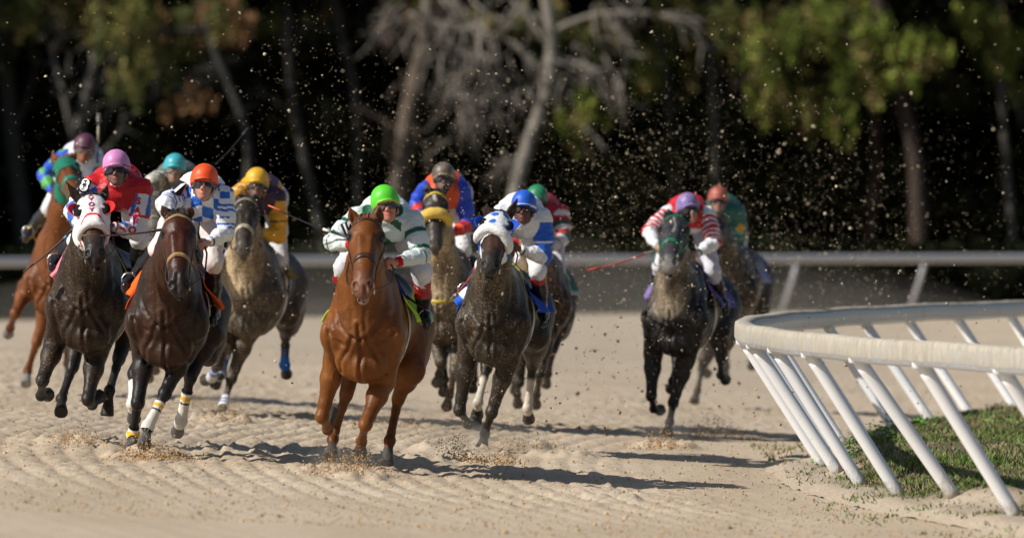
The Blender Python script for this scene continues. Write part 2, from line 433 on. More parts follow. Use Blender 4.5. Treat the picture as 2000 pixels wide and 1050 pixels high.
def build_infield():
    m, nt, b = new_mat('infield_soil')
    tc = N(nt, 'ShaderNodeTexCoord')
    n1 = N(nt, 'ShaderNodeTexNoise', {'Vector': tc.outputs['Object'], 'Scale': 1.6, 'Detail': 6})
    n2 = N(nt, 'ShaderNodeTexNoise', {'Vector': tc.outputs['Object'], 'Scale': 40, 'Detail': 4})
    at = N(nt, 'ShaderNodeVertexColor', layer_name='Col')
    g = ramp(nt, n1.outputs[0], [(.35, (.10, .085, .04)), (.5, (.16, .12, .065)), (.65, (.08, .10, .03))])
    c = mixc(nt, at.outputs[0], (.47, .385, .285), g)
    c = mixc(nt, 1.0, c, ramp(nt, n2.outputs[0], [(.3, .7), (.7, 1.12)]), 'MULTIPLY')
    nt.links.new(c, b.inputs['Base Color']); b.inputs['Roughness'].default_value = .95
    bp = N(nt, 'ShaderNodeBump', {'Height': n2.outputs[0], 'Strength': .6, 'Distance': .02}); nt.links.new(bp.outputs[0], b.inputs['Normal'])
    rr = np.linspace(-.25, -8, 130); aa = np.linspace(-17, 22, 420)
    A, R = np.meshgrid(aa, rr); A = A.ravel(); R = R.ravel()
    X = RC[0] - (RR + R) * np.cos(A / RR); D = RC[1] + (RR + R) * np.sin(A / RR)
    Z = bank(X, D) + infield_h(X, D) - .03 * smoothstep(-.45, -.25, R)
    k = smoothstep(-.72, -1.15, R + vnoise(np.stack([X, D, X * 0], 1), .9, 44) * .4)
    i = (np.arange(129)[:, None] * 420 + np.arange(419)[None]).ravel()
    f = np.stack([i, i + 1, i + 421, i + 420], 1)[:, ::-1]
    tag(mesh_obj('infield_ground', np.stack([X, D, Z], 1), f, m, col=np.stack([k] * 3, 1)), kind='structure')
    # blades
    n = 270000
    D = RNG.uniform(45, 83, n); X = RNG.uniform(2.2, 8.5, n)
    r = np.hypot(X - RC[0], D - RC[1]) - RR
    p = np.stack([X, D, X * 0], 1)
    dens = smoothstep(-.72, -1.15, r + vnoise(p, .9, 44) * .4) * np.clip(.75 + vnoise(p, .8, 50) * .9, .12, 1)
    dens = np.maximum(dens, .13 * smoothstep(.6, .0, r) * (vnoise(p, 2.5, 51) > .0) * smoothstep(-2, 0, r) )
    dens = np.maximum(dens, .05 * smoothstep(1.1, .3, r) * (vnoise(p, 1.3, 52) > .35))
    keep = (RNG.random(n) < dens) & (np.abs(X / D) < .08)
    X, D, r, p = X[keep], D[keep], r[keep], p[keep]; n = len(X)
    Z = bank(X, D) + np.where(r < -.25, infield_h(X, D), 0) - .005
    h = RNG.uniform(.015, .05, n) * np.where(r > -.9, .8, 1) * (1 + .5 * (vnoise(p, 1.5, 60) > .4)); th = RNG.uniform(0, 6.28, n); wd = RNG.uniform(.006, .013, n)
    lean = RNG.normal(0, .5, (n, 2)) * h[:, None]
    dx, dy = np.cos(th) * wd, np.sin(th) * wd
    v = np.stack([np.stack([X - dx, D - dy, Z], 1), np.stack([X + dx, D + dy, Z], 1), np.stack([X + lean[:, 0], D + lean[:, 1], Z + h], 1)], 1).reshape(-1, 3)
    mixv = vnoise(p, 1.1, 61) * .5 + RNG.normal(0, .35, n)
    ca, cb, cc = V(.125, .19, .034), V(.25, .205, .10), V(.075, .125, .026)
    c = np.where((mixv < -.05)[:, None], cb, np.where((mixv > .35)[:, None], ca, cc)) * RNG.uniform(.7, 1.3, n)[:, None]
    c = np.repeat(c, 3, 0)
    tag(mesh_obj('infield_grass', v, np.arange(3 * n).reshape(-1, 3), M_LEAF, col=c, smooth=False), 'short patchy grass growing on the infield inside the white rail', 'grass', kind='stuff')
    # broad-leaved weeds along the grass edge
    vs, cs = [], []
    for (wx, wd_, wr, cnt) in [(3.05, 61.5, .33, 260), (3.3, 64.5, .3, 220), (3.75, 66.5, .3, 200), (4.7, 66, .28, 120), (2.75, 58.6, .2, 120), (4.5, 60.2, .3, 120), (4.95, 72.5, .22, 110), (4.2, 55.5, .3, 90)]:
        for _ in range(cnt):
            q = RNG.normal(0, 1, 2) * wr * V(.5, 1.2); x, d = wx + q[0], wd_ + q[1]
            z = gz(x, d) + float(infield_h(np.array([x]), np.array([d]))[0]) + abs(RNG.normal(0, .045))
            s = RNG.uniform(.012, .028); R = Matrix.Rotation(RNG.uniform(0, 6.28), 3, 'Z') @ Matrix.Rotation(RNG.uniform(-.9, .9), 3, 'X')
            for a in ((-1, 0, 0), (0, -.7, .15), (1, 0, 0), (0, .7, .15)): vs.append(np.array(R @ Vector(a)) * s + V(x, d, z))
            col = V(.10, .24, .03) * RNG.uniform(.7, 1.4); cs += [col] * 4
    tag(mesh_obj('clover_weeds', np.array(vs), np.arange(len(vs)).reshape(-1, 4), M_LEAF, col=np.array(cs), smooth=False), 'bright green broad leaved weeds along the edge of the infield grass', 'weeds', kind='stuff')

# ------------------------------------------------------------------ the rails
def white_mat(name, dirt_top=.0, dirt=.3, base=(.80, .80, .80)):
    m, nt, b = new_mat(name)
    tc = N(nt, 'ShaderNodeTexCoord'); ge = N(nt, 'ShaderNodeNewGeometry')
    at = N(nt, 'ShaderNodeVertexColor', layer_name='Col')          # red = how much sand clings here
    mp = N(nt, 'ShaderNodeMapping', {'Vector': tc.outputs['Object'], 'Scale': (1, 1, .3)})
    n1 = N(nt, 'ShaderNodeTexNoise', {'Vector': mp.outputs[0], 'Scale': 16, 'Detail': 7, 'Roughness': .75})
    n2 = N(nt, 'ShaderNodeTexNoise', {'Vector': tc.outputs['Object'], 'Scale': 3.0, 'Detail': 5})
    a = N(nt, 'ShaderNodeMath', {0: n1.outputs[0], 1: .8, 2: at.outputs[0]}, operation='MULTIPLY_ADD')
    a2 = N(nt, 'ShaderNodeMath', {0: n2.outputs[0], 1: .35, 2: a.outputs[0]}, operation='MULTIPLY_ADD')
    f = ramp(nt, a2.outputs[0], [(.78, 0.0), (.98, 1.0)])
    sc_ = ramp(nt, n1.outputs[0], [(.35, (.30, .275, .225)), (.55, (.44, .40, .325)), (.7, (.54, .50, .41))])
    c = mixc(nt, f, base, sc_)
    n3 = N(nt, 'ShaderNodeTexNoise', {'Vector': tc.outputs['Object'], 'Scale': 45, 'Detail': 3})
    ch = ramp(nt, n3.outputs[0], [(.70, 0.0), (.73, 1.0)])
    ch2 = N(nt, 'ShaderNodeMath', {0: ch, 1: .5}, operation='MULTIPLY')
    c = mixc(nt, ch2.outputs[0], c, (.25, .22, .18))
    nt.links.new(c, b.inputs['Base Color'])
    r = ramp(nt, f, [(0, .35), (1, .95)]); nt.links.new(r, b.inputs['Roughness'])
    hh = N(nt, 'ShaderNodeMath', {0: n1.outputs[0], 1: f}, operation='MULTIPLY')
    bp = N(nt, 'ShaderNodeBump', {'Height': hh.outputs[0], 'Strength': .5, 'Distance': .02}); nt.links.new(bp.outputs[0], b.inputs['Normal'])
    return m
M_RAIL = white_mat('painted_rail', base=(.46, .49, .54)); M_POST = white_mat('painted_post', base=(.86, .87, .89)); M_FARRAIL = white_mat('weathered_rail', base=(.42, .43, .46))  # near rail: bluish-grey base, darkened further for the shade on its inner face

def build_inner_rail():
    root = empty('running_rail', (float(RC[0] - RR), 58, 0), 'white inside running rail curving round the turn on leaning posts, crusted with sand', 'rail')
    off = V(RC[0] - RR, 58, 0)
    zt = EYE - .735
    # section: (outward, up) from the top outer edge; outward = towards the track
    sec = [(-.13, -.168), (-.15, -.145), (-.155, -.04), (-.13, -.008), (-.09, .0), (-.03, .0), (-.006, -.014), (0, -.05), (.002, -.135), (-.012, -.168), (-.03, -.182), (-.11, -.182)]
    aa = np.concatenate([np.arange(-19, 30, .12)])
    vs, cs = [], []; ns = len(sec)
    for i, a in enumerate(aa):
        t = a / RR
        wob = .004 * math.sin(a * 1.7) 
        for (o, u) in sec:
            R = RR + o
            vs.append(V(RC[0] - R * math.cos(t), RC[1] + R * math.sin(t), zt + u + wob) - off)
            inner = o < -.14
            k = .86 if u > -.045 and not inner else (.0 if inner else (.05 if u < -.16 else .41))
            if u > -.02 : k = .9
            cs.append([k, k, k])
    vs = np.array(vs); n3 = fbm(vs, 9, 3, 5)
    m = np.array(cs)[:, 0] > .5
    vs[m, 2] += np.where(vs[m, 2] > zt - .03, n3[m] * .006, 0)
    f = [(i * ns + j, (i + 1) * ns + j, (i + 1) * ns + (j + 1) % ns, i * ns + (j + 1) % ns) for i in range(len(aa) - 1) for j in range(ns)]
    mesh_obj('rail_beam', vs, f, M_RAIL, root, cs)
    # section joints
    for a in np.arange(-18.2, 29, 3.05):
        jb = Buf()
        t0, t1 = (a - .012) / RR, (a + .012) / RR
        v = []
        for t in (t0, t1):
            for (o, u) in sec:
                o2 = -.0765 + (o + .0765) * 1.012; u2 = -.1 + (u + .1) * 1.012
                v.append(V(RC[0] - (RR + o2) * math.cos(t), RC[1] + (RR + o2) * math.sin(t), zt + u2) - off)
        jb.add(v, [(j, ns + j, ns + (j + 1) % ns, (j + 1) % ns) for j in range(ns)], (.3, .3, .3))
        jb.obj('rail_joint', M_RAIL, root, False)
    # leaning posts
    k = 0
    for a in np.arange(-17.8, 29, 2.05):
        t = a / RR
        inw = V(math.cos(t), -math.sin(t), 0)          # towards the infield
        top = V(RC[0] - (RR - .075) * math.cos(t), RC[1] + (RR - .075) * math.sin(t), zt - .168)
        foot = top + inw * (.70 + RNG.normal(0, .012)) + V(RNG.normal(0, .012), RNG.normal(0, .03), 0)
        fz = gz(foot[0], foot[1]) + float(infield_h(foot[:1], foot[1:2])[0])
        foot[2] = fz - .05
        b = Buf(); pts = [top + (foot - top) * s for s in np.linspace(0, 1, 14)]
        col = np.repeat(np.array([[.16 + .05 * RNG.random() + .55 * max(0, s - .9) * 8 if s > .8 else .03] * 3 for s in np.linspace(0, 1, 14)]), 14, 0)
        b.tube(np.array(pts) - off, .049, 14, col)
        po = b.obj('post', M_POST, root)
        b = Buf(); b.tube(np.array([top + V(0, 0, .03), top - V(0, 0, .022)]) - off, .072, 12, (.1, .1, .1)); b.obj('bracket', M_POST, po)
        k += 1

def build_outer_rail():
    root = empty('outer_rail', (0, 160, 0), 'pale outer rail far across the track in front of the dark trees', 'rail')
    off = V(0, 160, 0)
    P = lambda s: V(-30 + 60 * s, 125 + 60 * s + 9 * math.sin(s * math.pi) , 0)
    ps = [P(s) for s in np.linspace(0, 1, 60)]
    b = Buf(); b.tube(np.array([p + V(0, 0, 1.24 + .0 * p[0]) for p in ps]) - off, .1, 12, (.05, .05, .05), flat=(1, 1.0)); b.obj('rail_beam', M_FARRAIL, root)
    L = np.arange(.0255, 1, .0535)
    for s in L:
        p = P(s); b = Buf()
        b.tube(np.array([p + V(0, 0, 1.2), p + V(-.12, .12, .75), p + V(-.38, .35, -.05)]) - off, .055, 10, (.05, .05, .05)); b.obj('post', M_FARRAIL, root)
# ------------------------------------------------------------------ the wood beyond the outer rail
def leaf_mat(name, trans=.15):
    m, nt, b = new_mat(name)
    at = N(nt, 'ShaderNodeVertexColor', layer_name='Col')
    nt.links.new(at.outputs[0], b.inputs['Base Color']); b.inputs['Roughness'].default_value = 1.0; b.inputs['Specular IOR Level'].default_value = .0
    return m
M_FOL = leaf_mat('foliage')
def bark_mat():
    m, nt, b = new_mat('bark')
    at = N(nt, 'ShaderNodeVertexColor', layer_name='Col'); tc = N(nt, 'ShaderNodeTexCoord')
    mp = N(nt, 'ShaderNodeMapping', {'Vector': tc.outputs['Object'], 'Scale': (1, 1, .3)})
    n = N(nt, 'ShaderNodeTexNoise', {'Vector': mp.outputs[0], 'Scale': 9, 'Detail': 6})
    c = mixc(nt, 1.0, at.outputs[0], ramp(nt, n.outputs[0], [(.3, .45), (.7, 1.2)]), 'MULTIPLY')
    nt.links.new(c, b.inputs['Base Color']); b.inputs['Roughness'].default_value = .9
    bp = N(nt, 'ShaderNodeBump', {'Height': n.outputs[0], 'Strength': .8, 'Distance': .05}); nt.links.new(bp.outputs[0], b.inputs['Normal'])
    return m
M_BARK = bark_mat()

def leaves(cent, size, cols, elong=1.0, droop=0.0):
    """one leaf-sized quad per row of cent"""
    n = len(cent)
    d = RNG.normal(0, 1, (n, 3)); d[:, 2] -= droop; d /= np.linalg.norm(d, axis=1)[:, None]
    e = np.cross(d, RNG.normal(0, 1, (n, 3))); e /= np.linalg.norm(e, axis=1)[:, None] + 1e-9
    s = np.broadcast_to(size, (n,))[:, None] * RNG.uniform(.6, 1.3, (n, 1))
    a = d * s * elong; b = e * s * .45
    v = np.stack([cent - a, cent + b, cent + a, cent - b], 1).reshape(-1, 3)
    return v, np.repeat(cols, 4, 0)

def foliage(name, parent, groups, loc=None):
    vs, cs = [], []
    for c, s, col, el, dr in groups:
        v, k = leaves(c, s, col, el, dr); vs.append(v); cs.append(k)
    v = np.vstack(vs); c = np.vstack(cs)
    if loc is not None: v = v - loc
    return mesh_obj(name, v, np.arange(len(v)).reshape(-1, 4), M_FOL, parent, c, False)

def PW(px, py, D): return V((px - 1000) * D / FPX, D, EYE - (py - HY) * D / FPX)   # a point of the view at distance D

def limb(b, p0, p1, r0, r1, col, sag=.0, wob=.12, n=7):
    t = np.linspace(0, 1, n)[:, None]
    p = p0 + (p1 - p0) * t; L = np.linalg.norm(p1 - p0)
    p = p + np.sin(t * math.pi) * RNG.normal(0, wob * L * .4, 3) + np.sin(t * 2 * math.pi) * RNG.normal(0, wob * L * .15, 3)
    p[:, 2] -= (t[:, 0] ** 2) * sag * L
    b.tube(p, r0 + (r1 - r0) * t[:, 0], 7, col); return p

def clump(px, py, D, rx, ry, n, pal, rd=None):
    """leafy clump given by its middle and half size; built of many sub-clumps so its outline is uneven"""
    c = PW(px, py, D); R = V(rx * D / FPX, (rd or (rx + ry) * .5) * D / FPX, ry * D / FPX)
    m = max(5, n // 60)
    q = RNG.normal(0, 1, (m, 3)); q /= np.linalg.norm(q, axis=1)[:, None]; q *= RNG.uniform(.25, 1, (m, 1)) ** .5
    sub = c + q * R
    w = RNG.integers(0, m, n)
    pts = sub[w] + RNG.normal(0, 1, (n, 3)) * R.min() * RNG.uniform(.10, .24, (m, 1))[w] * V(.85, 1, 1.5)
    pts[:, 2] -= np.abs(RNG.normal(0, 1, n)) * R.min() * .22
    pal = np.array(pal); col = pal[RNG.integers(0, len(pal), m)[w]] * RNG.uniform(.65, 1.35, (n, 1)) * RNG.uniform(.6, 1.3, (m, 1))[w]
    return pts, col

G_OLIVE = [(.19, .19, .06), (.25, .21, .075), (.12, .14, .05)]
G_PINE = [(.19, .235, .045), (.135, .18, .036), (.27, .30, .065), (.08, .11, .028), (.22, .175, .07)]
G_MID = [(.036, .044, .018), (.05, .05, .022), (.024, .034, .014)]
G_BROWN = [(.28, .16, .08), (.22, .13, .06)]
G_DARK = [(.006, .008, .004), (.009, .010, .005), (.004, .005, .003)]  # near-black leaf tones, the wood's deep shade put into the colour
GREY = V(.24, .225, .195)

def build_tree(label, trunk, r0, r1, col, limbs, clumps, D, twigs=(), leaf=.07):
    """trunk, limbs: lists of (px, py[, extra depth]) in view units at distance D"""
    base = PW(trunk[0][0], trunk[0][1], D); base[2] = gz(base[0], D) - .1
    root = empty('tree', tuple(base), label, 'tree')
    b = Buf(); pts = [base] + [PW(t[0], t[1], D + (t[2] if len(t) > 2 else 0)) for t in trunk[1:]]
    # smooth the trunk
    P = [];
    for i in range(len(pts) - 1):
        for s in np.linspace(0, 1, 4, endpoint=False): P.append(pts[i] + (pts[i + 1] - pts[i]) * s)
    P.append(pts[-1]); P = np.array(P)
    for _ in range(2): P[1:-1] = (P[:-2] + P[2:]) * .25 + P[1:-1] * .5
    b.tube(P - base, np.linspace(r0, r1, len(P)), 10, col)
    for (a, e, ra, rb, sag) in limbs:
        p = limb(b, PW(*a[:2], D + (a[2] if len(a) > 2 else 0)) - base, PW(*e[:2], D + (e[2] if len(e) > 2 else 0)) - base, ra, rb, col, sag)
        for k in range(5):
            s = p[RNG.integers(2, len(p))]; d = nrm(p[-1] - p[0] + RNG.normal(0, .7, 3) * np.linalg.norm(p[-1] - p[0]))
            q = limb(b, s, s + d * RNG.uniform(.4, 1.1), rb * .8, rb * .25, col, .25, n=5)
            limb(b, q[2], q[2] + nrm(d + RNG.normal(0, .8, 3)) * RNG.uniform(.25, .6), rb * .4, rb * .15, col, .4, n=4)
    for (px, py, rx, ry, n, dirx, dirz, ln) in twigs:           # sprays of bare twigs
        for _ in range(int(n * .62)):
            s = PW(px + RNG.normal(0, rx), py + RNG.normal(0, ry), D + RNG.normal(0, .7)) - base
            d = nrm(V(dirx + RNG.normal(0, .55), RNG.normal(0, .4), dirz + RNG.normal(0, .45)))
            q = limb(b, s, s + d * ln * RNG.uniform(.5, 1.2), .034, .010, col * RNG.uniform(.8, 1.25), .25, .2, n=6)
            limb(b, q[2], q[2] + nrm(d + RNG.normal(0, .6, 3)) * ln * .45, .020, .008, col, .3, .2, n=4)
    b.obj('trunk', M_BARK, root)
    if clumps:
        gs = []
        for (px, py, rx, ry, n, pal) in clumps:
            c, k = clump(px, py, D + RNG.normal(0, .5), rx, ry, n, pal); gs.append((c, leaf, k, 1.1, .3))
        foliage('crown', root, gs, base)
    return root

def build_forest():
    m, nt, b = new_mat('leaf_litter'); b.inputs['Base Color'].default_value = (.035, .03, .022, 1); b.inputs['Roughness'].default_value = 1  # leaf litter toned darker to hold the shade under the trees
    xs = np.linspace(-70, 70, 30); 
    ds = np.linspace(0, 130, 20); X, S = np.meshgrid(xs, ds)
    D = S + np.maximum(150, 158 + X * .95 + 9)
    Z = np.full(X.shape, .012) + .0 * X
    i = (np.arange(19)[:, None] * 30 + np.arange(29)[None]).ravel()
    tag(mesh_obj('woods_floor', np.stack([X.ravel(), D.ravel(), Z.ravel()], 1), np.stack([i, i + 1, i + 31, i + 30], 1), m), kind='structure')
    edge = lambda X: np.maximum(150, 158 + X * .95 + 9) + 1.2
    # low scrub right behind the rail, sun mottling put into its leaf colours
    n = 60000
    X = RNG.uniform(-15, 18, n); D = edge(X) + RNG.uniform(0, 5, n) ** 1.0; Z = RNG.uniform(0, 1, n) ** 1.3 * (1.5 + .5 * vnoise(np.stack([X, D, X * 0], 1), .5, 70))
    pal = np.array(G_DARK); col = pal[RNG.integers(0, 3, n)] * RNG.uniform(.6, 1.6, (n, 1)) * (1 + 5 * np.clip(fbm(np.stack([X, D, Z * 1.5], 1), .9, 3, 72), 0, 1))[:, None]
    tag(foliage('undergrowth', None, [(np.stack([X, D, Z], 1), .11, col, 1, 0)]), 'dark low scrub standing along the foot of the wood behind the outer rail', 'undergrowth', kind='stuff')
    # the deep wood: a wall of leaves far in, and the closed canopy over it
    gs = []
    n = 180000
    X = RNG.uniform(-21, 22, n); D = np.maximum(214, edge(X) + 20) + RNG.uniform(0, 5, n); Z = RNG.uniform(0, 11, n)
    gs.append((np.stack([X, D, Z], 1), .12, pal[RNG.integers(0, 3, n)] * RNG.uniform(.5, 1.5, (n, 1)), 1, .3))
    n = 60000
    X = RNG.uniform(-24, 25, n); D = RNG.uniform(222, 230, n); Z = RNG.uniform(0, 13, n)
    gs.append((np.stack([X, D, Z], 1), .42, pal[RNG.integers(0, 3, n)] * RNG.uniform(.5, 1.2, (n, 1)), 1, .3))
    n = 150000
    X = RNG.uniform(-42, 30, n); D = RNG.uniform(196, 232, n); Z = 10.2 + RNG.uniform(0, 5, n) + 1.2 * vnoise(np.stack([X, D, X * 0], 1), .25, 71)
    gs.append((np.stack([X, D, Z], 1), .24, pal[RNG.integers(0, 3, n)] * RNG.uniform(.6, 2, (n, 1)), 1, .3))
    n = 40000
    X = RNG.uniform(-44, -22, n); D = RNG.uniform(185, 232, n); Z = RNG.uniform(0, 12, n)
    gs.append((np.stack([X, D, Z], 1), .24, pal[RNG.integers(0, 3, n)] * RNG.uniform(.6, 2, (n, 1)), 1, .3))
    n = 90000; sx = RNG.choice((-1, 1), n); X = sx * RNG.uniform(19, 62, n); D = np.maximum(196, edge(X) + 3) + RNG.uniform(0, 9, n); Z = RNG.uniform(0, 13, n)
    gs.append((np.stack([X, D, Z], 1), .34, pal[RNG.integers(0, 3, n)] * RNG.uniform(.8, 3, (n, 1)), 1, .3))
    mid = np.array(G_MID)
    for _ in range(80):
        cx_, cz_, rr_ = RNG.uniform(-17, 17), RNG.uniform(.5, 8.5), RNG.uniform(.5, 1.5); n = int(500 * rr_)
        q = RNG.normal(0, 1, (n, 3)) * V(rr_ * .6, .5, rr_ * .45) + V(cx_, RNG.uniform(203, 211), cz_)
        gs.append((q, .10, mid[RNG.integers(0, 3)] * RNG.uniform(.5, 1.4, (n, 1)), 1, .3))
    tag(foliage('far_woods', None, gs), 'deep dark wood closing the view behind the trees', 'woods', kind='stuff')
    W = build_tree
    br = lambda k: GREY * k
    W('forked bare grey tree at the far left behind the maroon-capped jockey', [(165, 600), (160, 420), (150, 260), (185, 130), (190, 60), (200, -40)], .22, .09, br(.6),
      [((152, 280), (100, 100), .11, .05, 0), ((150, 240), (215, 120), .09, .04, 0), ((160, 330), (235, 250), .07, .03, 0), ((105, 130), (120, 40), .06, .03, 0)],
      [(70, 30, 70, 40, 900, G_OLIVE)], 199, [(150, 130, 40, 50, 14, 0, .6, .8)])
    W('pale leaning trunk at the left edge', [(60, 600), (40, 400), (20, 240), (5, 60), (0, -60)], .3, .18, br(.3), [((25, 260), (70, 120), .1, .04, 0)], [(20, -10, 70, 50, 800, G_OLIVE)], 203)
    W('large tree with olive crown, brown tips and long bare branches at upper left', [(470, 600), (480, 420), (490, 260), (400, 60), (380, -120)], .15, .09, br(.22),
      [((400, 60), (225, 70), .09, .04, .0), ((225, 65), (330, 205), .07, .03, 0), ((330, 170), (430, 140), .05, .02, 0), ((300, 190), (200, 190), .05, .03, .1), ((330, 150), (450, 115), .04, .015, 0), ((380, 20), (490, 40), .07, .03, 0)],
      [(240, 40, 75, 55, 2200, G_OLIVE), (330, 70, 80, 60, 2400, G_OLIVE + G_BROWN[:1]), (290, 130, 65, 45, 1500, G_OLIVE), (430, 25, 60, 40, 1400, G_OLIVE + G_BROWN), (480, 50, 40, 30, 600, G_BROWN),
       (340, 215, 28, 34, 420, G_BROWN), (405, 200, 22, 32, 320, G_BROWN), (365, 180, 24, 22, 240, G_BROWN), (250, 160, 40, 40, 600, G_OLIVE)], 197,
      [(350, 150, 40, 25, 16, .9, .25, .9), (250, 130, 30, 40, 12, .2, -.5, .7)])
    W('thin crooked grey trunk behind the yellow-capped jockey', [(650, 600), (640, 520), (615, 400), (590, 290), (570, 200), (560, 60), (575, -60)], .16, .1, br(.34), [((580, 240), (500, 180), .05, .03, 0), ((565, 120), (620, 20), .05, .02, 0)],
      [(560, 10, 90, 30, 700, G_DARK + G_OLIVE[:1])], 201, [(500, 190, 15, 20, 6, -.5, .2, .6)])
    W('thick shaggy brown trunk behind the green-capped jockey', [(770, 600), (775, 420), (790, 250), (830, 80), (845, -60)], .30, .20, V(.15, .115, .085), [((800, 210), (870, 130), .09, .04, 0), ((790, 260), (700, 210), .05, .02, 0), ((830, 80), (760, 20), .09, .05, 0)],
      [(800, 20, 60, 40, 500, G_OLIVE + G_BROWN)], 198, [(800, 250, 35, 110, 46, -.1, -.8, .8), (790, 60, 40, 40, 16, 0, -.6, .8)])
    W('leaning grey oak trunk with drooping bare branches at top centre', [(985, 600), (1000, 420), (1010, 350), (1040, 260), (1072, 170), (1080, 80), (1060, -60)], .21, .17, V(.27, .24, .20),
      [((1075, 150), (940, 60), .1, .05, 0), ((940, 50), (900, 210), .06, .03, .05), ((930, 60), (935, 260), .05, .02, .05), ((1075, 110), (1180, 130), .08, .04, .2), ((1070, 90), (1000, 0), .1, .05, 0), ((1000, 40), (860, 40), .08, .04, .1), ((1020, 300), (960, 330), .05, .02, -.2), ((1180, 110), (1215, 200), .04, .02, .1), ((1080, 60), (1290, 30), .09, .04, 0)],
      [(1130, 215, 50, 45, 700, G_PINE), (1140, 60, 60, 50, 700, G_OLIVE), (960, 30, 60, 40, 400, G_OLIVE), (1050, 30, 60, 40, 500, G_OLIVE), (1125, 260, 28, 30, 260, G_BROWN + G_PINE)], 196,
      [(900, 60, 60, 40, 44, -.2, -.5, 1.1), (920, 160, 35, 50, 40, -.1, -1, 1.0), (1010, 80, 60, 50, 44, .1, -.5, 1.0), (1140, 100, 60, 45, 40, .4, -.5, 1.0), (1180, 160, 30, 30, 16, .3, -.9, .7), (1060, 200, 50, 50, 16, .2, -.8, .8), (950, 230, 30, 50, 18, .2, -1, .8), (900, 0, 90, 30, 34, 0, -.4, 1.1), (1250, 20, 60, 30, 24, .6, -.3, 1.0)])
    W('dark trunk carrying green boughs at the upper right of centre', [(1330, 600), (1320, 420), (1310, 200), (1290, 60), (1300, -60)], .16, .14, br(.25), [((1300, 100), (1420, 60), .07, .03, 0), ((1300, 120), (1220, 180), .05, .02, 0)],
      [(1270, 120, 70, 60, 1200, G_PINE + G_DARK), (1350, 90, 70, 70, 1300, G_PINE + G_DARK), (1200, 70, 50, 40, 600, G_OLIVE), (1380, 30, 70, 40, 900, G_OLIVE)], 205, [(1330, 60, 70, 50, 24, 0, -.6, .8)])
    W('broad pine with sunlit yellow-green boughs at upper right', [(1800, 600), (1795, 440), (1790, 300), (1740, 130), (1700, -80)], .28, .16, V(.05, .032, .022),
      [((1740, 140), (1560, 110), .09, .04, .05), ((1720, 60), (1500, 20), .09, .04, 0), ((1750, 150), (1850, 110), .06, .03, 0), ((1560, 100), (1560, 20), .05, .03, 0), ((1500, 120), (1420, 180), .04, .02, 0)],
      [(1500, 70, 60, 70, 2600, G_PINE), (1500, 180, 45, 55, 1800, G_PINE), (1590, 60, 70, 60, 2400, G_PINE), (1590, 200, 75, 50, 2600, G_PINE), (1650, 245, 35, 28, 700, G_PINE + G_BROWN), (1570, 245, 40, 18, 500, G_BROWN + G_PINE),
       (1700, 80, 70, 55, 2200, G_PINE), (1680, 160, 60, 40, 1500, G_PINE), (1790, 100, 60, 40, 1600, G_PINE), (1840, 115, 35, 24, 700, G_PINE + G_BROWN), (1770, 160, 45, 20, 800, G_PINE), (1640, 20, 80, 40, 1500, G_PINE), (1440, 40, 50, 50, 1000, G_OLIVE)], 197,
      [(1650, 60, 80, 40, 16, .5, -.3, .8)], leaf=.075)
    W('brown-tinged oak bough hanging into the top left corner', [(-60, 600), (-50, 420), (-40, 200), (-20, 60), (0, -60)], .2, .14, br(.35), [((-30, 100), (120, 20), .09, .04, .05), ((100, 20), (220, 60), .05, .02, .1)],
      [(60, 10, 80, 40, 1500, G_MID + G_OLIVE[:1]), (150, 40, 60, 45, 1200, G_OLIVE + G_BROWN[:1]), (30, 90, 50, 40, 700, G_MID)], 201, [(120, 60, 50, 40, 12, .3, -.6, .8)])
    W('olive bough with russet leaves spreading over the top between the two dark gaps', [(690, 600), (700, 420), (700, 200), (660, 40), (640, -60)], .14, .12, br(.3), [((670, 60), (560, 30), .06, .03, 0), ((680, 90), (740, 60), .05, .02, 0)],
      [(620, 20, 80, 35, 1300, G_MID + G_BROWN[:1]), (530, 60, 40, 30, 500, G_OLIVE), (720, 50, 50, 40, 700, G_MID)], 203, [(640, 40, 60, 30, 12, 0, -.7, .7)])
    W('small russet-leaved oak filling the top between the bare oak and the pine', [(1400, 600), (1395, 420), (1400, 240), (1380, 60), (1390, -60)], .14, .12, br(.3), [((1390, 90), (1320, 40), .06, .03, 0), ((1390, 120), (1440, 170), .05, .02, .1)],
      [(1330, 20, 80, 35, 1200, G_OLIVE), (1250, 130, 40, 40, 500, G_OLIVE + G_PINE[:1]), (1430, 100, 40, 50, 700, G_OLIVE + G_BROWN[:1]), (1180, 215, 35, 40, 500, G_PINE)], 201, [(1340, 40, 70, 30, 16, .3, -.6, .8)])
    W('slim pine at the right edge', [(1985, 600), (1975, 420), (1960, 250), (1950, 100), (1950, -60)], .12, .09, br(.4), [((1955, 160), (1990, 180), .04, .02, 0)],
      [(1920, 30, 50, 40, 1300, G_PINE), (1960, 90, 45, 50, 1300, G_PINE), (1985, 170, 30, 40, 600, G_PINE), (1880, 15, 40, 25, 500, G_PINE)], 200)
    W('reddish slender trunk deep in the shade at the right', [(1690, 600), (1700, 450), (1715, 300), (1700, 120), (1700, -60)], .16, .12, V(.07, .04, .025), [((1712, 260), (1760, 190), .04, .02, 0)], [(1700, -30, 60, 30, 400, G_DARK)], 206)
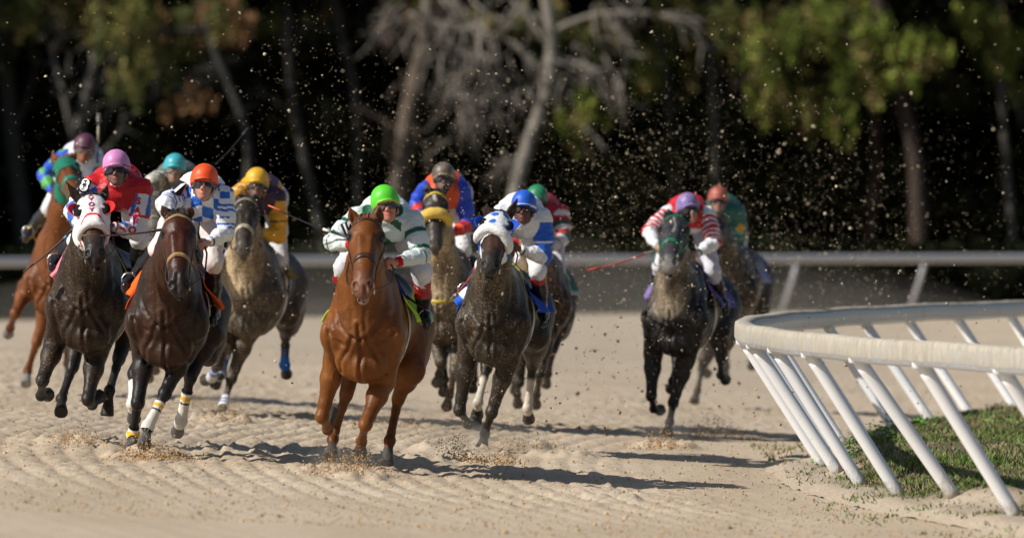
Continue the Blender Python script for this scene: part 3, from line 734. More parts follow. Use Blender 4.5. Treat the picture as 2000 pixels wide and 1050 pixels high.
# ------------------------------------------------------------------ figures: a frame that turns picture measures into metres
class Frame:
    """origin on the ground under the chest; x to the viewer's right, y away from the viewer, z up"""
    def __init__(s, px, pyg, g=1.0):
        d = 50.0
        for _ in range(40):
            X = (px - 1000) * d / FPX; d = FPX * (EYE - (-.05 * X)) / (pyg - HY)
        s.D = d; s.X = (px - 1000) * d / FPX; s.z = gz(s.X, d); s.s = FPX / d; s.g = g
        s.loc = (s.X, s.D, s.z)
    def P(s, px, py, y=0.0):
        d = s.D + y
        return V((px - 1000) * d / FPX - s.X, y, EYE - (py - HY) * d / FPX - s.z)
    def solve(s, p0, px, py, L, sg):
        """point seen at (px,py) and L metres from p0, nearer (sg<0) or farther (sg>0)"""
        y = p0[1]
        for _ in range(4):
            q = s.P(px, py, y); h = L * L - (q[0] - p0[0]) ** 2 - (q[2] - p0[2]) ** 2
            y = p0[1] + sg * math.sqrt(max(h, 0))
        return s.P(px, py, y)

BLACK = V(.012, .011, .011)

def horse(label, cfg):
    px, pyg = cfg['at']; g = cfg.get('g', 1.0); fr = Frame(px, pyg, g); yaw = math.radians(cfg.get('yaw', 12))
    cy, sy = math.cos(yaw), math.sin(yaw)
    zc = fr.P(px, cfg['chest'], 0)[2]                              # height of the chest's middle
    xo = fr.P(cfg.get('cx', px), cfg['chest'], 0)[0]
    def B(x, y, z): x, y = x * g, y * g; return V(x * cy + y * sy + xo, -x * sy + y * cy, zc + z * g)   # body frame: y towards the tail
    RY = np.array([[cy, sy, 0], [-sy, cy, 0], [0, 0, 1.0]])
    LX = RY @ V(1, 0, 0)
    F = Field(); S = lambda v: np.array(v) * g
    # trunk
    F.ell(B(0, .42, .0), S((.262, .60, .36)), RY, k=.1, lab=1)
    F.ell(B(0, .06, .03), S((.25, .31, .345)), RY, k=.1, lab=1)
    F.ell(B(0, -.08, .04), S((.17, .20, .26)), RY, k=.14, lab=1)
    F.ell(B(0, .92, .07), S((.255, .46, .295)), RY, k=.12, lab=1)
    F.ell(B(0, 1.22, .08), S((.275, .36, .32)), RY, k=.12, lab=1)
    F.cone(B(0, .18, .33), B(0, .55, .33), .11 * g, .10 * g, k=.12, lab=1)
    for m in (-1, 1):
        F.ell(B(m * .165, 1.25, -.06), S((.155, .27, .36)), RY, k=.08, lab=1)
        F.cone(B(m * .10, .16, .32), B(m * .205, -.08, -.04), .10 * g, .115 * g, k=.05, lab=1)      # shoulder
        F.ell(B(m * .20, -.11, -.04), S((.085, .08, .11)), RY, k=.07, lab=1)                        # point of shoulder
        F.ell(B(m * .092, -.105, -.215), S((.115, .105, .165)), RY, k=.028, lab=1)                      # breast muscle
        F.ell(B(m * .215, .10, -.10), S((.085, .15, .16)), RY, k=.045, lab=1)                         # triceps
    F.ell(B(0, -.04, -.29), S((.125, .20, .13)), RY, k=.05, lab=1)
    F.ell(B(0, .25, -.22), S((.20, .35, .18)), RY, k=.08, lab=1)
    # neck and head
    poll = fr.P(*cfg['poll'], 0); 
    py_ = cfg.get('polly', -.62) * g
    poll = fr.P(cfg['poll'][0], cfg['poll'][1], B(0, cfg.get('polly', -.62), 0)[1])
    HL = .60 * g * cfg.get('hs', 1.0); hk = g * cfg.get('hs', 1.0)
    muz = fr.solve(poll, cfg['muz'][0], cfg['muz'][1], HL, -1)
    un = nrm(muz - poll)
    roll = math.radians(cfg.get('roll', 0)); hy = math.radians(cfg.get('hyaw', 0))
    lat = nrm(V(math.cos(hy), math.sin(hy), math.tan(roll))); lat = nrm(lat - un * lat.dot(un))
    wn = nrm(np.cross(un, lat));  wn = wn if wn[1] < 0 else -wn     # out of the face, towards the viewer
    H = lambda u, v, w_: poll + un * (u * .60 * hk) + lat * (v * hk) + wn * (w_ * hk)
    RH = np.stack([lat, wn, un], 1)                                   # columns: width, depth, along the nose
    nb = [B(0, .22, .20), B(0, -.08, .27), None, None]
    throat = H(.12, 0, -.12)
    mid = (nb[1] + throat) / 2 + V(0, 0, .03)
    F.chain([nb[0], nb[1], mid, throat], [.26 * g, .205 * g, .15 * g, .12 * g], k=.11, lab=2, flat=(LX, .82))
    crest = [B(0, .3, .36), (B(0, 0, .40) + poll) / 2 + V(0, 0, .06), H(-.02, 0, -.05)]
    F.chain(crest, [.09 * g, .065 * g, .06 * g], k=.08, lab=2)
    for m in (-1, 1):
        F.chain([B(m * .075, -.17, .02), (B(m * .07, -.2, .15) + throat) / 2, H(.2, m * .03, -.14)], [.045 * g, .042 * g, .03 * g], k=.02, lab=2)
    F.chain([B(0, -.14, .08), (B(0, -.22, .12) + throat) / 2, H(.2, 0, -.15)], [.06 * g, .05 * g, .035 * g], k=.04, lab=2)
    q = lambda *a: np.array(a) * hk
    F.ell(H(.12, 0, -.01), q(.103, .105, .13), RH, k=.04, lab=3)
    for m in (-1, 1):
        F.ell(H(.20, m * .078, .022), q(.040, .040, .050), RH, k=.025, lab=3)
        F.ell(H(.31, m * .072, .010), q(.034, .040, .040), RH, k=.025, lab=3)
        F.ell(H(.252, m * .108, .046), q(.020, .022, .026), RH, k=.02, lab=0, op='-')
        F.ell(H(.30, m * .058, -.075), q(.048, .105, .125), RH, k=.03, lab=3)
        F.cone(H(.30, m * .086, -.01), H(.56, m * .055, -.005), .022 * hk, .016 * hk, k=.02, lab=3)
        F.ell(H(.250, m * .094, .022), q(.021, .021, .024), RH, k=.010, lab=6)
        F.cone(H(.205, m * .100, .034), H(.225, m * .070, .058), .016 * hk, .014 * hk, k=.016, lab=3)
        F.cone(H(.45, m * .040, .050), H(.72, m * .036, .036), .012 * hk, .010 * hk, k=.02, lab=3)
        F.cone(H(.34, m * .035, .088), H(.62, m * .020, .066), .010 * hk, .010 * hk, k=.015, lab=3)
    F.cone(H(.18, 0, .02), H(.84, 0, .012), .087 * hk, .063 * hk, k=.04, lab=3)
    F.cone(H(.3, 0, -.095), H(.86, 0, -.055), .062 * hk, .036 * hk, k=.05, lab=3)
    F.ell(H(.91, 0, -.008), q(.070, .058, .062), RH, k=.03, lab=4)
    for m in (-1, 1):
        F.ell(H(.925, m * .044, .016), q(.032, .034, .044), RH, k=.018, lab=4)
    F.ell(H(.995, 0, -.018), q(.046, .038, .026), RH, k=.02, lab=4)
    F.ell(H(.965, 0, -.075), q(.036, .032, .034), RH, k=.018, lab=7)
    for m in (-1, 1):
        F.ell(H(.955, m * .052, .040), q(.019, .024, .030), RH, k=.010, lab=5, op='-')
    F.ell(H(1.0, 0, -.052), q(.044, .03, .008), RH, k=.008, lab=5, op='-')
    # ears
    ea = cfg.get('ears')
    for i, m in enumerate((-1, 1)):
        bs = H(-.03, m * .066, -.005)
        tip = H(-.27, m * .085, .01) if not ea else fr.P(ea[i][0], ea[i][1], bs[1] + (ea[i][2] if len(ea[i]) > 2 else .0))
        L = np.linalg.norm(tip - bs); 
        if L > .27 * hk: tip = bs + (tip - bs) * .27 * hk / L
        md = bs + (tip - bs) * .42
        F.chain([bs, md, tip], [.029 * hk, .034 * hk, .004 * hk], k=.012, lab=8, flat=(nrm(V(.35 * m, -1, 0)), .55))
        out = nrm(V(.25 * m, -1, .1)); 
        F.cone(bs + (tip - bs) * .2 + out * .024 * hk, bs + (tip - bs) * .8 + out * .018 * hk, .017 * hk, .008 * hk, k=.012, lab=9, op='-')
    # fore legs
    legs = {}
    def limbset(name, pts, rs, lens, sgs, lab, start_y, hoof=True):
        P0 = fr.P(pts[0][0], pts[0][1], start_y); P = [P0]
        for i in range(1, len(pts)):
            P.append(fr.solve(P[-1], pts[i][0], pts[i][1], lens[i - 1] * g, sgs[i - 1]))
        legs[name] = P; return P
    LF = [.41, .30, .185]
    for side, m in (('a', -1), ('b', 1)):
        d = cfg.get('fore_' + side)
        if d is None: continue
        sg = d[4] if len(d) > 4 else (-1, 1, 1); d = d[:4]
        P = limbset('fore_' + side, d, None, LF, sg, 10, B(m * .2, .10, 0)[1])
        el, kn, fe, to = P
        F.cone(B(m * .2, -.06, -.10), el, .11 * g, .088 * g, k=.05, lab=10)
        F.chain([el, el + (kn - el) * .35, el + (kn - el) * .8, kn], [.086 * g, .078 * g, .047 * g, .046 * g], k=.03, lab=10)
        F.cone(el + (kn - el) * .05 + V(m * .02, -.03, 0), el + (kn - el) * .55 + V(m * .012, -.015, 0), .05 * g, .022 * g, k=.03, lab=10)
        F.ell(kn, S((.052, .052, .06)), k=.025, lab=11)
        F.ell(kn + nrm(kn - el) * .012 * g + V(0, -.02, 0) * g, S((.04, .035, .045)), k=.02, lab=11)
        F.chain([kn, kn + (fe - kn) * .3, kn + (fe - kn) * .75, fe], [.042 * g, .031 * g, .029 * g, .038 * g], k=.02, lab=12)
        n_ = nrm(np.cross(np.cross(fe - kn, V(0, 1, 0.01)), fe - kn)); 
        F.cone(kn + (fe - kn) * .1 + n_ * .02, fe + n_ * .02, .017 * g, .018 * g, k=.02, lab=12)
        F.ell(fe, S((.042, .045, .042)), k=.02, lab=13)
        F.cone(fe, fe + (to - fe) * .5, .034 * g, .034 * g, k=.02, lab=13)
        F.cone(fe + (to - fe) * .47, to, .040 * g, .060 * g, k=.008, lab=14, cap=1.0)
    LH = [.43, .38, .20]
    for side, m in (('a', -1), ('b', 1)):
        d = cfg.get('hind_' + side)
        if d is None: continue
        d = list(d); sg = (1, -1, -1)
        if len(d[-1]) == 3 and isinstance(d[-1], tuple) and d[-1][0] in (-1, 1) : sg = d.pop()
        st = B(m * .2, .98, -.16)
        if len(d) == 4: p = d.pop(0); st = fr.P(p[0], p[1], st[1])
        P = [st]
        for i in range(3): P.append(fr.solve(P[-1], d[i][0], d[i][1], LH[i] * g, sg[i]))
        st, ho, fe, to = P; legs['hind_' + side] = P
        F.cone(B(m * .16, 1.22, .05), st, .19 * g, .125 * g, k=.07, lab=15)
        F.chain([st, st + (ho - st) * .4, st + (ho - st) * .85, ho], [.115 * g, .088 * g, .048 * g, .048 * g], k=.04, lab=15)
        F.ell(ho, S((.046, .06, .062)), k=.025, lab=16)
        F.chain([ho, ho + (fe - ho) * .3, ho + (fe - ho) * .8, fe], [.044 * g, .034 * g, .031 * g, .040 * g], k=.02, lab=17)
        F.ell(fe, S((.044, .047, .044)), k=.02, lab=18)
        F.cone(fe, fe + (to - fe) * .5, .035 * g, .035 * g, k=.02, lab=18)
        F.cone(fe + (to - fe) * .47, to, .040 * g, .058 * g, k=.008, lab=19, cap=1.0)
    vox = cfg.get('vox', .012)
    sd = int(px)
    def warp(Vt, Nn):
        # long muscles under thin skin: ridged noise drawn out along the body, off on the head and lower legs
        k = smoothstep(zc - .50 * g, zc - .28 * g, Vt[:, 2]) * smoothstep(.20, .36, np.linalg.norm(Vt - H(.4, 0, -.02), axis=1))
        q_ = Vt * V(1.0, .8, .42); q_ = q_ + .10 * np.stack([fbm(Vt, 3, 2, sd + 1), fbm(Vt, 3, 2, sd + 2), fbm(Vt, 3, 2, sd + 3)], 1)
        r_ = 1 - np.abs(fbm(q_, 7.5, 2, sd + 4)) * 2.2
        # creases of the breast and the base of the neck, drawn on the front of the body
        X0, Z0 = ((Vt - B(0, 0, 0)) @ LX) / g, (Vt[:, 2] - zc) / g; front = smoothstep(.05, .45, -(Nn @ RY[:, 1])) * smoothstep(.35, .15, Vt[:, 1])
        cr = np.zeros(len(Vt))
        X1 = X0 + .008 * vnoise(Vt, 9, sd + 30); Z1 = Z0 + .010 * vnoise(Vt, 8, sd + 31)
        def crease(P_, w_, d_):
            dd = np.full(len(Vt), 9.)
            for (xa, za), (xb, zb) in zip(P_[:-1], P_[1:]):
                ux, uz = xb - xa, zb - za; t_ = np.clip(((X1 - xa) * ux + (Z1 - za) * uz) / (ux * ux + uz * uz), 0, 1)
                dd = np.minimum(dd, np.hypot(X1 - xa - t_ * ux, Z1 - za - t_ * uz))
            return d_ * (-np.exp(-(dd / w_) ** 2) + .35 * np.exp(-((dd - 2.4 * w_) / (1.3 * w_)) ** 2))
        cr += crease([(0, .02), (.008, -.12), (0, -.26), (0, -.46)], .013, .016)
        for m in (-1, 1):
            cr += crease([(.01 * m, -.09), (m * .085, -.055), (m * .15, .03), (m * .185, .16), (m * .19, .32)], .013, .013)
            cr += crease([(m * .055, -.075), (m * .10, -.17), (m * .155, -.25), (m * .165, -.36)], .014, .014)
            cr += crease([(m * .25, -.02), (m * .19, -.09), (m * .12, -.125)], .013, .011)
            cr += crease([(m * .045, -.03), (m * .05, .12), (m * .065, .26), (m * .05, .42)], .014, .005)
            cr += crease([(m * .24, .10), (m * .255, .0), (m * .235, -.14), (m * .20, -.28)], .016, .009)
        cr *= front * g
        vein = np.maximum(0, 1 - np.abs(fbm(Vt, 6, 2, sd + 8)) * 16)
        return Vt + Nn * (cr + k * (r_ * .0060 - .003) + k * vein * .0028 + fbm(Vt, 9, 2, sd) * .0025)[:, None]
    Vt, Q = F.mesh(vox, warp)
    Nn = normals(Vt, Q)
    lab, tt = F.label(Vt)
    coat = cfg['coat']; base = np.array(coat['base'])
    c = np.tile(base, (len(Vt), 1)); dust = np.full(len(Vt), coat.get('dust', .05))
    pts = np.array(coat.get('points', BLACK)); mz = np.array(coat.get('muzzle', BLACK * 2))
    w1 = fbm(Vt, 3.0, 3, sd + 5)[:, None]
    c = c + (np.array(coat.get('patch', base)) - base) * np.clip(w1 * 1.8 + .35, 0, 1)
    def blend(mask, col, a): 
        nonlocal c
        a = (np.clip(a, 0, 1) * mask)[:, None]; c = c * (1 - a) + np.array(col) * a
    hf = ((Vt - poll) @ un) / (.60 * hk); hv = ((Vt - poll) @ lat) / hk; hw = ((Vt - poll) @ wn) / hk
    head = np.isin(lab, (3, 4, 5, 6, 7, 8, 9))
    if 'head' in coat: blend(head, coat['head'], np.full(len(Vt), .9))
    blend(head & (lab != 8), mz, smoothstep(coat.get('mz0', .72), .92, hf + fbm(Vt, 18, 2, 3) * .05) * .9)
    if 'star' in coat:
        u0, u1, ww = coat['star']
        a = smoothstep(ww, ww * .5, np.abs(hv + .01 * np.sin(hf * 15))) * smoothstep(u0 - .04, u0 + .02, hf) * smoothstep(u1 + .04, u1 - .02, hf) * (hw > -.02)
        blend(head & (lab != 5), coat.get('starcol', (.6, .56, .5)), a)
    blend(lab == 5, (.004, .003, .003), np.ones(len(Vt)))
    blend(lab == 9, np.array(coat.get('earin', base * .35)), np.full(len(Vt), .8))
    blend((lab == 7), coat.get('lip', mz), np.full(len(Vt), .9))
    if coat.get('black_legs', True):
        blend(lab == 10, pts, smoothstep(.45, 1.0, tt) * (hf * 0 + (tt > 0))); 
        for nm, P in legs.items():
            d = np.linalg.norm(Vt - P[1], axis=1); dd = ((Vt - P[1]) @ nrm(P[1] - P[0]))
            blend(np.isin(lab, (10, 15)), pts, smoothstep(-.18, -.04, dd) * (d < .3))
        blend(np.isin(lab, (11, 12, 13, 16, 17, 18)), pts, np.ones(len(Vt)))
    else:
        blend(np.isin(lab, (13, 18)), base * .8, np.ones(len(Vt)))
    for nm, P in legs.items():
        wr = cfg.get('sock', {}).get(nm)
        if wr:
            u = ((Vt - P[1]) @ (P[2] - P[1])) / ((P[2] - P[1]) @ (P[2] - P[1]))
            d = np.linalg.norm(Vt - (P[1] + P[2]) / 2, axis=1)
            blend(np.isin(lab, (12, 13, 17, 18)) & (d < .33), (.55, .50, .42), smoothstep(.25, .4, u) * np.ones(len(Vt)))
    hoofc = np.array(coat.get('hoof', (.05, .045, .04)))
    blend(np.isin(lab, (14, 19)), hoofc, np.ones(len(Vt)))
    if 'dustchest' in coat:
        cc = np.array(coat['dustchest'][0]); a = coat['dustchest'][1]
        low = B(0, 0, .0)[2]
        m = np.isin(lab, (1, 2, 10)) * smoothstep(.2, -.1, Vt[:, 1]) * smoothstep(*coat.get('dz', (-.38, -.05)), Vt[:, 2] - low) * np.clip(.75 + fbm(Vt, 4, 3, 8) * 1.1, 0, 1) * smoothstep((coat['dustchest'][3] if len(coat['dustchest']) > 3 else .35) * g, .08 * g, np.abs(Vt[:, 0] - coat['dustchest'][2]))
        blend(np.ones(len(Vt), bool), cc, m * a)
        dust = dust + m * .5
    es = np.min([np.linalg.norm(Vt - H(.25, m * .108, .032), axis=1) for m in (-1, 1)], 0)
    blend(head, BLACK, smoothstep(.050, .028, es / hk))
    dust = dust + coat.get('dustfront', 0) * smoothstep(.5, -.2, Vt[:, 1]) * np.clip(.6 + fbm(Vt, 3, 2, 9), 0, 1.3)
    dust = np.where(head, dust * coat.get('dusthead', .3), dust)
    c = np.concatenate([c, np.clip(dust, 0, 1.2)[:, None]], 1)
    root = empty('horse', fr.loc, label, 'horse', 'racehorses galloping in the pack')
    mesh_obj('body', Vt, Q, M_COAT, root, c)
    bvh = BVHTree.FromPolygons([tuple(v) for v in Vt], [tuple(int(i) for i in f_) for f_ in Q])
    def snap(p, off=.006):
        r = bvh.find_nearest(Vector(p)); 
        n_ = np.array(r[1]); l = np.array(r[0]); return l + n_ * off, n_
    def band(b, pts, wid, th, col, off=.002, n=24):
        pts = np.array(pts); t = np.linspace(0, len(pts) - 1, n); i = np.minimum(t.astype(int), len(pts) - 2); f_ = (t - i)[:, None]
        pp = pts[i] * (1 - f_) + pts[i + 1] * f_
        o = [snap(p, off) for p in pp]; P_ = np.array([a for a, _ in o]); N_ = np.array([a for _, a in o])
        for _ in range(3):
            P_[1:-1] = P_[1:-1] * .5 + (P_[2:] + P_[:-2]) * .25; N_[1:-1] = N_[1:-1] * .5 + (N_[2:] + N_[:-2]) * .25
        b.strap(P_ + N_ * .003, N_, wid, th, col); return P_
    K = dict(fr=fr, B=B, H=H, RH=RH, un=un, lat=lat, wn=wn, hk=hk, g=g, Vt=Vt, Q=Q, Nn=Nn, lab=lab, hf=hf, hv=hv, hw=hw, head=head, snap=snap, band=band, root=root, legs=legs, poll=poll, cfg=cfg, RY=RY, bvh=bvh, tt=tt)
    for m in (-1, 1):
        b = Buf(); b.blob(H(.250, m * .102, .032), .021 * hk, (.008, .006, .005), 12, 8); b.obj('eye', M_GLASS, root)
    # mane, forelock, tail
    mc = np.array(coat.get('mane', BLACK)); b = Buf(); rg = np.random.default_rng(sd)
    for i in range(60):
        t = rg.random(); 
        cpt = crest[0] * (1 - t) ** 2 + 2 * crest[1] * t * (1 - t) + crest[2] * t * t + V(0, 0, .05 * g)
        s_ = rg.choice((-1, 1)); p = [cpt]
        for k in range(5): p.append(p[-1] + LX * s_ * .02 * g * (1.2 if k < 2 else .7) + V(rg.normal(0, .008), .035 + rg.normal(0, .012), .010 - .012 * k) * g)
        b.tube(p, np.linspace(.009, .002, 6) * g, 5, mc * rg.uniform(.7, 1.4))
    for i in range(26):
        p = [H(-.05 + rg.normal(0, .01), rg.normal(0, .028), .02)]
        dx = rg.normal(0, .018)
        for k in range(4): p.append(p[-1] + un * .024 * hk * (k - .2) * .6 + wn * .018 * hk + lat * dx * .5 * hk + V(0, 0, .012 * (1 - k * .6)))
        b.tube(p, np.linspace(.010, .002, 5) * hk, 5, mc * rg.uniform(.8, 1.5))
    b.obj('mane', M_HAIR, root)
    b = Buf()
    for i in range(40):
        p = [B(rg.normal(0, .02), 1.54, .22)]; ph = rg.normal(0, .012, 2)
        for k in range(8): p.append(p[-1] + (RY @ V(ph[0] * .6, .07, -.01 - .008 * k + ph[1] * .4)) * g)
        b.tube(p, np.array([.022, .024, .024, .022, .020, .018, .014, .009, .003]) * g, 5, mc * rg.uniform(.7, 1.4))
    b.obj('tail', M_HAIR, root)
    tack(K)
    return K

def ringpts(K, u, spread=.16, w0=-.17, n=13, du=0.0):
    """points round the face at height u of the head, open at the back"""
    H = K['H']; a = np.linspace(-1, 1, n)
    return [H(u + du * abs(x), x * .13 if abs(x) < .8 else x * .12, .14 * math.cos(x * 1.55) - .10 * abs(x) ** 3) for x in a]

def tack(K):
    cfg = K['cfg']; H, B, snap, band, root, hk, g, fr = (K[k] for k in ('H', 'B', 'snap', 'band', 'root', 'hk', 'g', 'fr'))
    tk = cfg.get('tack', {}); lc = np.array(tk.get('col', (.02, .014, .01)))
    br = empty('bridle', (0, 0, 0)); br.parent = root
    wd = tk.get('wid', .020) * 1.3
    nb = tk.get('noseband'); bb = tk.get('browband')
    if bb is not False:
        b = Buf(); P = band(b, ringpts(K, .035, du=.10), wd * hk, .006, bb if bb is not None else lc)
        if tk.get('beads'):
            for p in P[3:-3]:
                for q in (0,): b.blob(p + K['wn'] * .011, .0058, tk['beads'], 6, 5)
        b.obj('browband', M_LEATHER, br)
    if nb is not False:
        b = Buf(); P = band(b, ringpts(K, .60, du=.03), wd * hk * 1.15, .007, nb if nb is not None else lc)
        if tk.get('beads'):
            for p in P[3:-3]: b.blob(p + K['wn'] * .012, .0058, tk['beads'], 6, 5)
        b.obj('noseband', M_LEATHER, br)
    cc = tk.get('cheek', lc)
    for m in (-1, 1):
        b = Buf(); band(b, [H(.0, m * .10, -.06), H(.12, m * .125, -.03), H(.35, m * .12, -.03), H(.6, m * .09, -.02), H(.83, m * .07, -.03)], wd * hk * .8, .006, cc, n=26); b.obj('cheekpiece', M_LEATHER, br)
        c, n_ = snap(H(.86, m * .075, -.045), .010); b = Buf()
        a = np.linspace(0, 2 * math.pi, 15); b.tube([c + K['un'] * math.cos(t) * .034 * hk + K['wn'] * math.sin(t) * .034 * hk for t in a], .005, 6, (.7, .68, .62), caps=False); b.obj('bit_ring', M_METAL, br)
        K['bit%d' % m] = c
    b = Buf(); band(b, [H(.0, -.10, -.08), H(.3, -.09, -.16), H(.38, 0, -.2), H(.3, .09, -.16), H(.0, .10, -.08)], wd * hk * .8, .006, cc, n=26); b.obj('throat_lash', M_LEATHER, br)
    if 'fleece' in tk:
        u, r, col = tk['fleece'][:3]; tilt = tk['fleece'][3] if len(tk['fleece']) > 3 else 0
        b = Buf(); o = [snap(H(u + tilt * x, x * .135, .12 * math.cos(x * 1.5) - .05 * abs(x) ** 3), 0) for x in np.linspace(-1, 1, 21)]
        P = np.array([p + n_ * r * .8 for p, n_ in o]); P[1:-1] = (P[2:] + P[:-2]) * .25 + P[1:-1] * .5
        rr = r * np.sqrt(np.clip(1 - (np.abs(np.linspace(-1, 1, 21)) ** 6), .12, 1)); b.tube(P, rr, 14, col); o = b.obj('fleece_noseband', M_FLEECE, br)
        v = np.array([x.co[:] for x in o.data.vertices]); nn = fbm(v, 60, 2, 4) * r * .14
        no = np.array([x.normal[:] for x in o.data.vertices]); v = v + no * nn[:, None]; o.data.vertices.foreach_set('co', v.astype(np.float32).ravel()); o.data.update()
    if 'hood' in tk:
        h = tk['hood']; u1 = h.get('u1', .56); hf, hv, hw = K['hf'], K['hv'], K['hw']
        lowp = u1 + .05 * np.cos(np.clip(hv / .1, -1, 1) * 3.14) * 0
        m = K['head'] | (K['lab'] == 2)
        m = m & (hf > -.13 - .0 * hv) & (hf < lowp) & (K['lab'] != 8) & (K['lab'] != 9) & (np.linalg.norm(K['Vt'] - H(.2, 0, -.03), axis=1) < .27 * hk)
        if not h.get('cups'):
            for s_ in (-1, 1): m &= np.linalg.norm(K['Vt'] - H(.250, s_ * .106, .026), axis=1) > .036 * hk
        Hh = dict(hv=hv, hf=hf, hw=hw)
        def cf(v):
            a, b_, c_ = ((v - K['poll']) @ K['un']) / (.6 * hk), ((v - K['poll']) @ K['lat']) / hk, ((v - K['poll']) @ K['wn']) / hk
            return h['fn'](a, b_, c_)
        o = shell(K['Vt'], K['Q'], K['Nn'], m, .009, 'hood', M_CLOTH, root, cf)
        bm_v = np.array([x.co[:] for x in o.data.vertices]); bp = [tuple(p.vertices) for p in o.data.polygons]
        K['hoodbvh'] = BVHTree.FromPolygons([tuple(v) for v in bm_v], bp)
        if h.get('cups'):
            for s_ in (-1, 1):
                b = Buf(); c0, n_ = snap(H(.26, s_ * .094, .075), .016); n_ = nrm(n_ * .55 + K['wn'] * .8); a1 = nrm(K['un'] - n_ * n_.dot(K['un'])); a2 = np.cross(n_, a1)
                a = np.linspace(0, 2 * math.pi, 19)
                hole = [c0 + (a1 * math.cos(t) * .052 + a2 * math.sin(t) * .030) * hk for t in a[:-1]]
                b.add([c0 - n_ * .004] + [p + n_ * .004 for p in hole], [(0, 1 + i, 1 + (i + 1) % 18) for i in range(18)], (.006, .006, .006))
                # the cup: a half bowl standing at the outer side
                out = a2 * (1 if a2.dot(K['lat'] * s_) > 0 else -1)
                vs = []; nr = 6
                for t in np.linspace(-math.pi * .5, math.pi * .5, 13):
                    for r_ in range(nr):
                        q = r_ / (nr - 1)
                        vs.append(c0 + (a1 * math.sin(t) * (.052 + .008 * q) + out * math.cos(t) * (.034 + .020 * q)) * hk + n_ * hk * .045 * math.sin(q * 1.57) * max(.15, math.cos(t * .9)))
                f_ = [(i * nr + j, i * nr + j + 1, (i + 1) * nr + j + 1, (i + 1) * nr + j) for i in range(12) for j in range(nr - 1)]
                b.add(vs, f_, h['cups']); o2 = b.obj('blinker_cup', M_CLOTH, root)
                md = o2.modifiers.new('s', 'SOLIDIFY'); md.thickness = .005
    # leg wraps
    for nm, spec in cfg.get('wraps', {}).items():
        P = K['legs'][nm]; u0, u1, fn = spec
        ax = P[2] - P[1]; L = ax.dot(ax); u = ((K['Vt'] - P[1]) @ ax) / L
        d = np.linalg.norm(K['Vt'] - (P[1] + P[2]) / 2, axis=1)
        lb = (12, 13) if 'fore' in nm else (17, 18)
        dl = np.linalg.norm(K['Vt'] - P[1] - np.clip(u, 0, 1)[:, None] * ax, axis=1)
        m = (u > u0) & (u < u1) & (dl < .085 * g) & np.isin(K['lab'], lb)
        def cf(v, P=P, ax=ax, L=L, fn=fn): return fn(((v - P[1]) @ ax) / L)
        shell(K['Vt'], K['Q'], K['Nn'], m, .008, 'leg_wrap', M_CLOTH, root, cf)
    # saddle cloth over the back, with loose hanging flaps
    sc = cfg.get('cloth')
    if sc:
        y0, y1, bot = sc.get('y', (.42, .98)) + (sc.get('bot', -.12),)
        ny, nt_ = 26, 49; vs = []; cs = []
        rg = np.random.default_rng(int(fr.X * 100) % 9999)
        ph = rg.uniform(0, 6, 4)
        for i in range(ny):
            y = y0 + (y1 - y0) * i / (ny - 1)
            row = []
            for j in range(nt_):
                a = (j / (nt_ - 1) * 2 - 1) * sc.get('a', 1.6)
                o = B(0, y, .05); d = K['RY'] @ V(math.sin(a), 0, math.cos(a))
                hit = K['bvh'].ray_cast(Vector(o + d * 1.2 * g), Vector(-d))
                p = np.array(hit[0]) if hit[0] is not None else o + d * .3 * g
                fl = smoothstep(.9, 1.7, abs(a))
                p = p + d * (.016 + .020 * fl * (1 + math.sin(y * 21 + ph[0] + a)) + .05 * fl * (1 + .6 * math.sin(y * 9 + ph[1]))) * g
                row.append(p)
            vs += row
        vs = np.array(vs)
        aj = np.tile((np.arange(nt_) / (nt_ - 1) * 2 - 1), ny); yi = np.repeat(np.linspace(0, 1, ny), nt_)
        cs = sc['fn'](aj, yi)
        f_ = [(i * nt_ + j, i * nt_ + j + 1, (i + 1) * nt_ + j + 1, (i + 1) * nt_ + j) for i in range(ny - 1) for j in range(nt_ - 1)]
        o = mesh_obj('saddle_cloth', vs, f_, M_CLOTH, root, cs); md = o.modifiers.new('s', 'SOLIDIFY'); md.thickness = .006; md.offset = 1
    # light racing saddle and girth
    b = Buf(); sd = np.array(tk.get('saddle', (.015, .012, .012)))
    vs = []
    for i in range(12):
        y = .50 + .36 * i / 11
        for j in range(21):
            a = (j / 20 * 2 - 1) * (1.0 - .25 * abs(i / 11 - .35)); o = B(0, y, .05); d = K['RY'] @ V(math.sin(a), 0, math.cos(a))
            hit = K['bvh'].ray_cast(Vector(o + d * 1.2 * g), Vector(-d)); p = np.array(hit[0]) if hit[0] is not None else o + d * .3
            rise = .035 + (.035 * smoothstep(8, 11, i) + .03 * smoothstep(2, 0, i)) * math.cos(a) ** 4
            vs.append(p + d * rise * g)
    b.add(vs, [(i * 21 + j, i * 21 + j + 1, (i + 1) * 21 + j + 1, (i + 1) * 21 + j) for i in range(11) for j in range(20)], sd)
    o = b.obj('saddle', M_LEATHER, root); md = o.modifiers.new('s', 'SOLIDIFY'); md.thickness = .012; md.offset = -1
    b = Buf()
    band(b, [B(.36 * math.sin(a), .52, .05 - .42 * math.cos(a)) for a in np.linspace(-2.0, 2.0, 20)], .09 * g, .008, tk.get('girth', (.7, .68, .62)), n=40); b.obj('girth', M_CLOTH, root)
    # breastplate
    if tk.get('breast'):
        b = Buf(); band(b, [B(-.30, .35, .1), B(-.24, -.1, .02), B(0, -.34, -.02), B(.24, -.1, .02), B(.30, .35, .1)], .035 * g, .006, tk['breast'], n=40); b.obj('breastplate', M_LEATHER, root)

def plain_cloth(c, edge=None):
    c = np.array(c)
    def f(a, y):
        o = np.tile(c, (len(a), 1))
        if edge is not None: o[(np.abs(a) > .93) | (y > .93) | (y < .07)] = edge
        return o
    return f

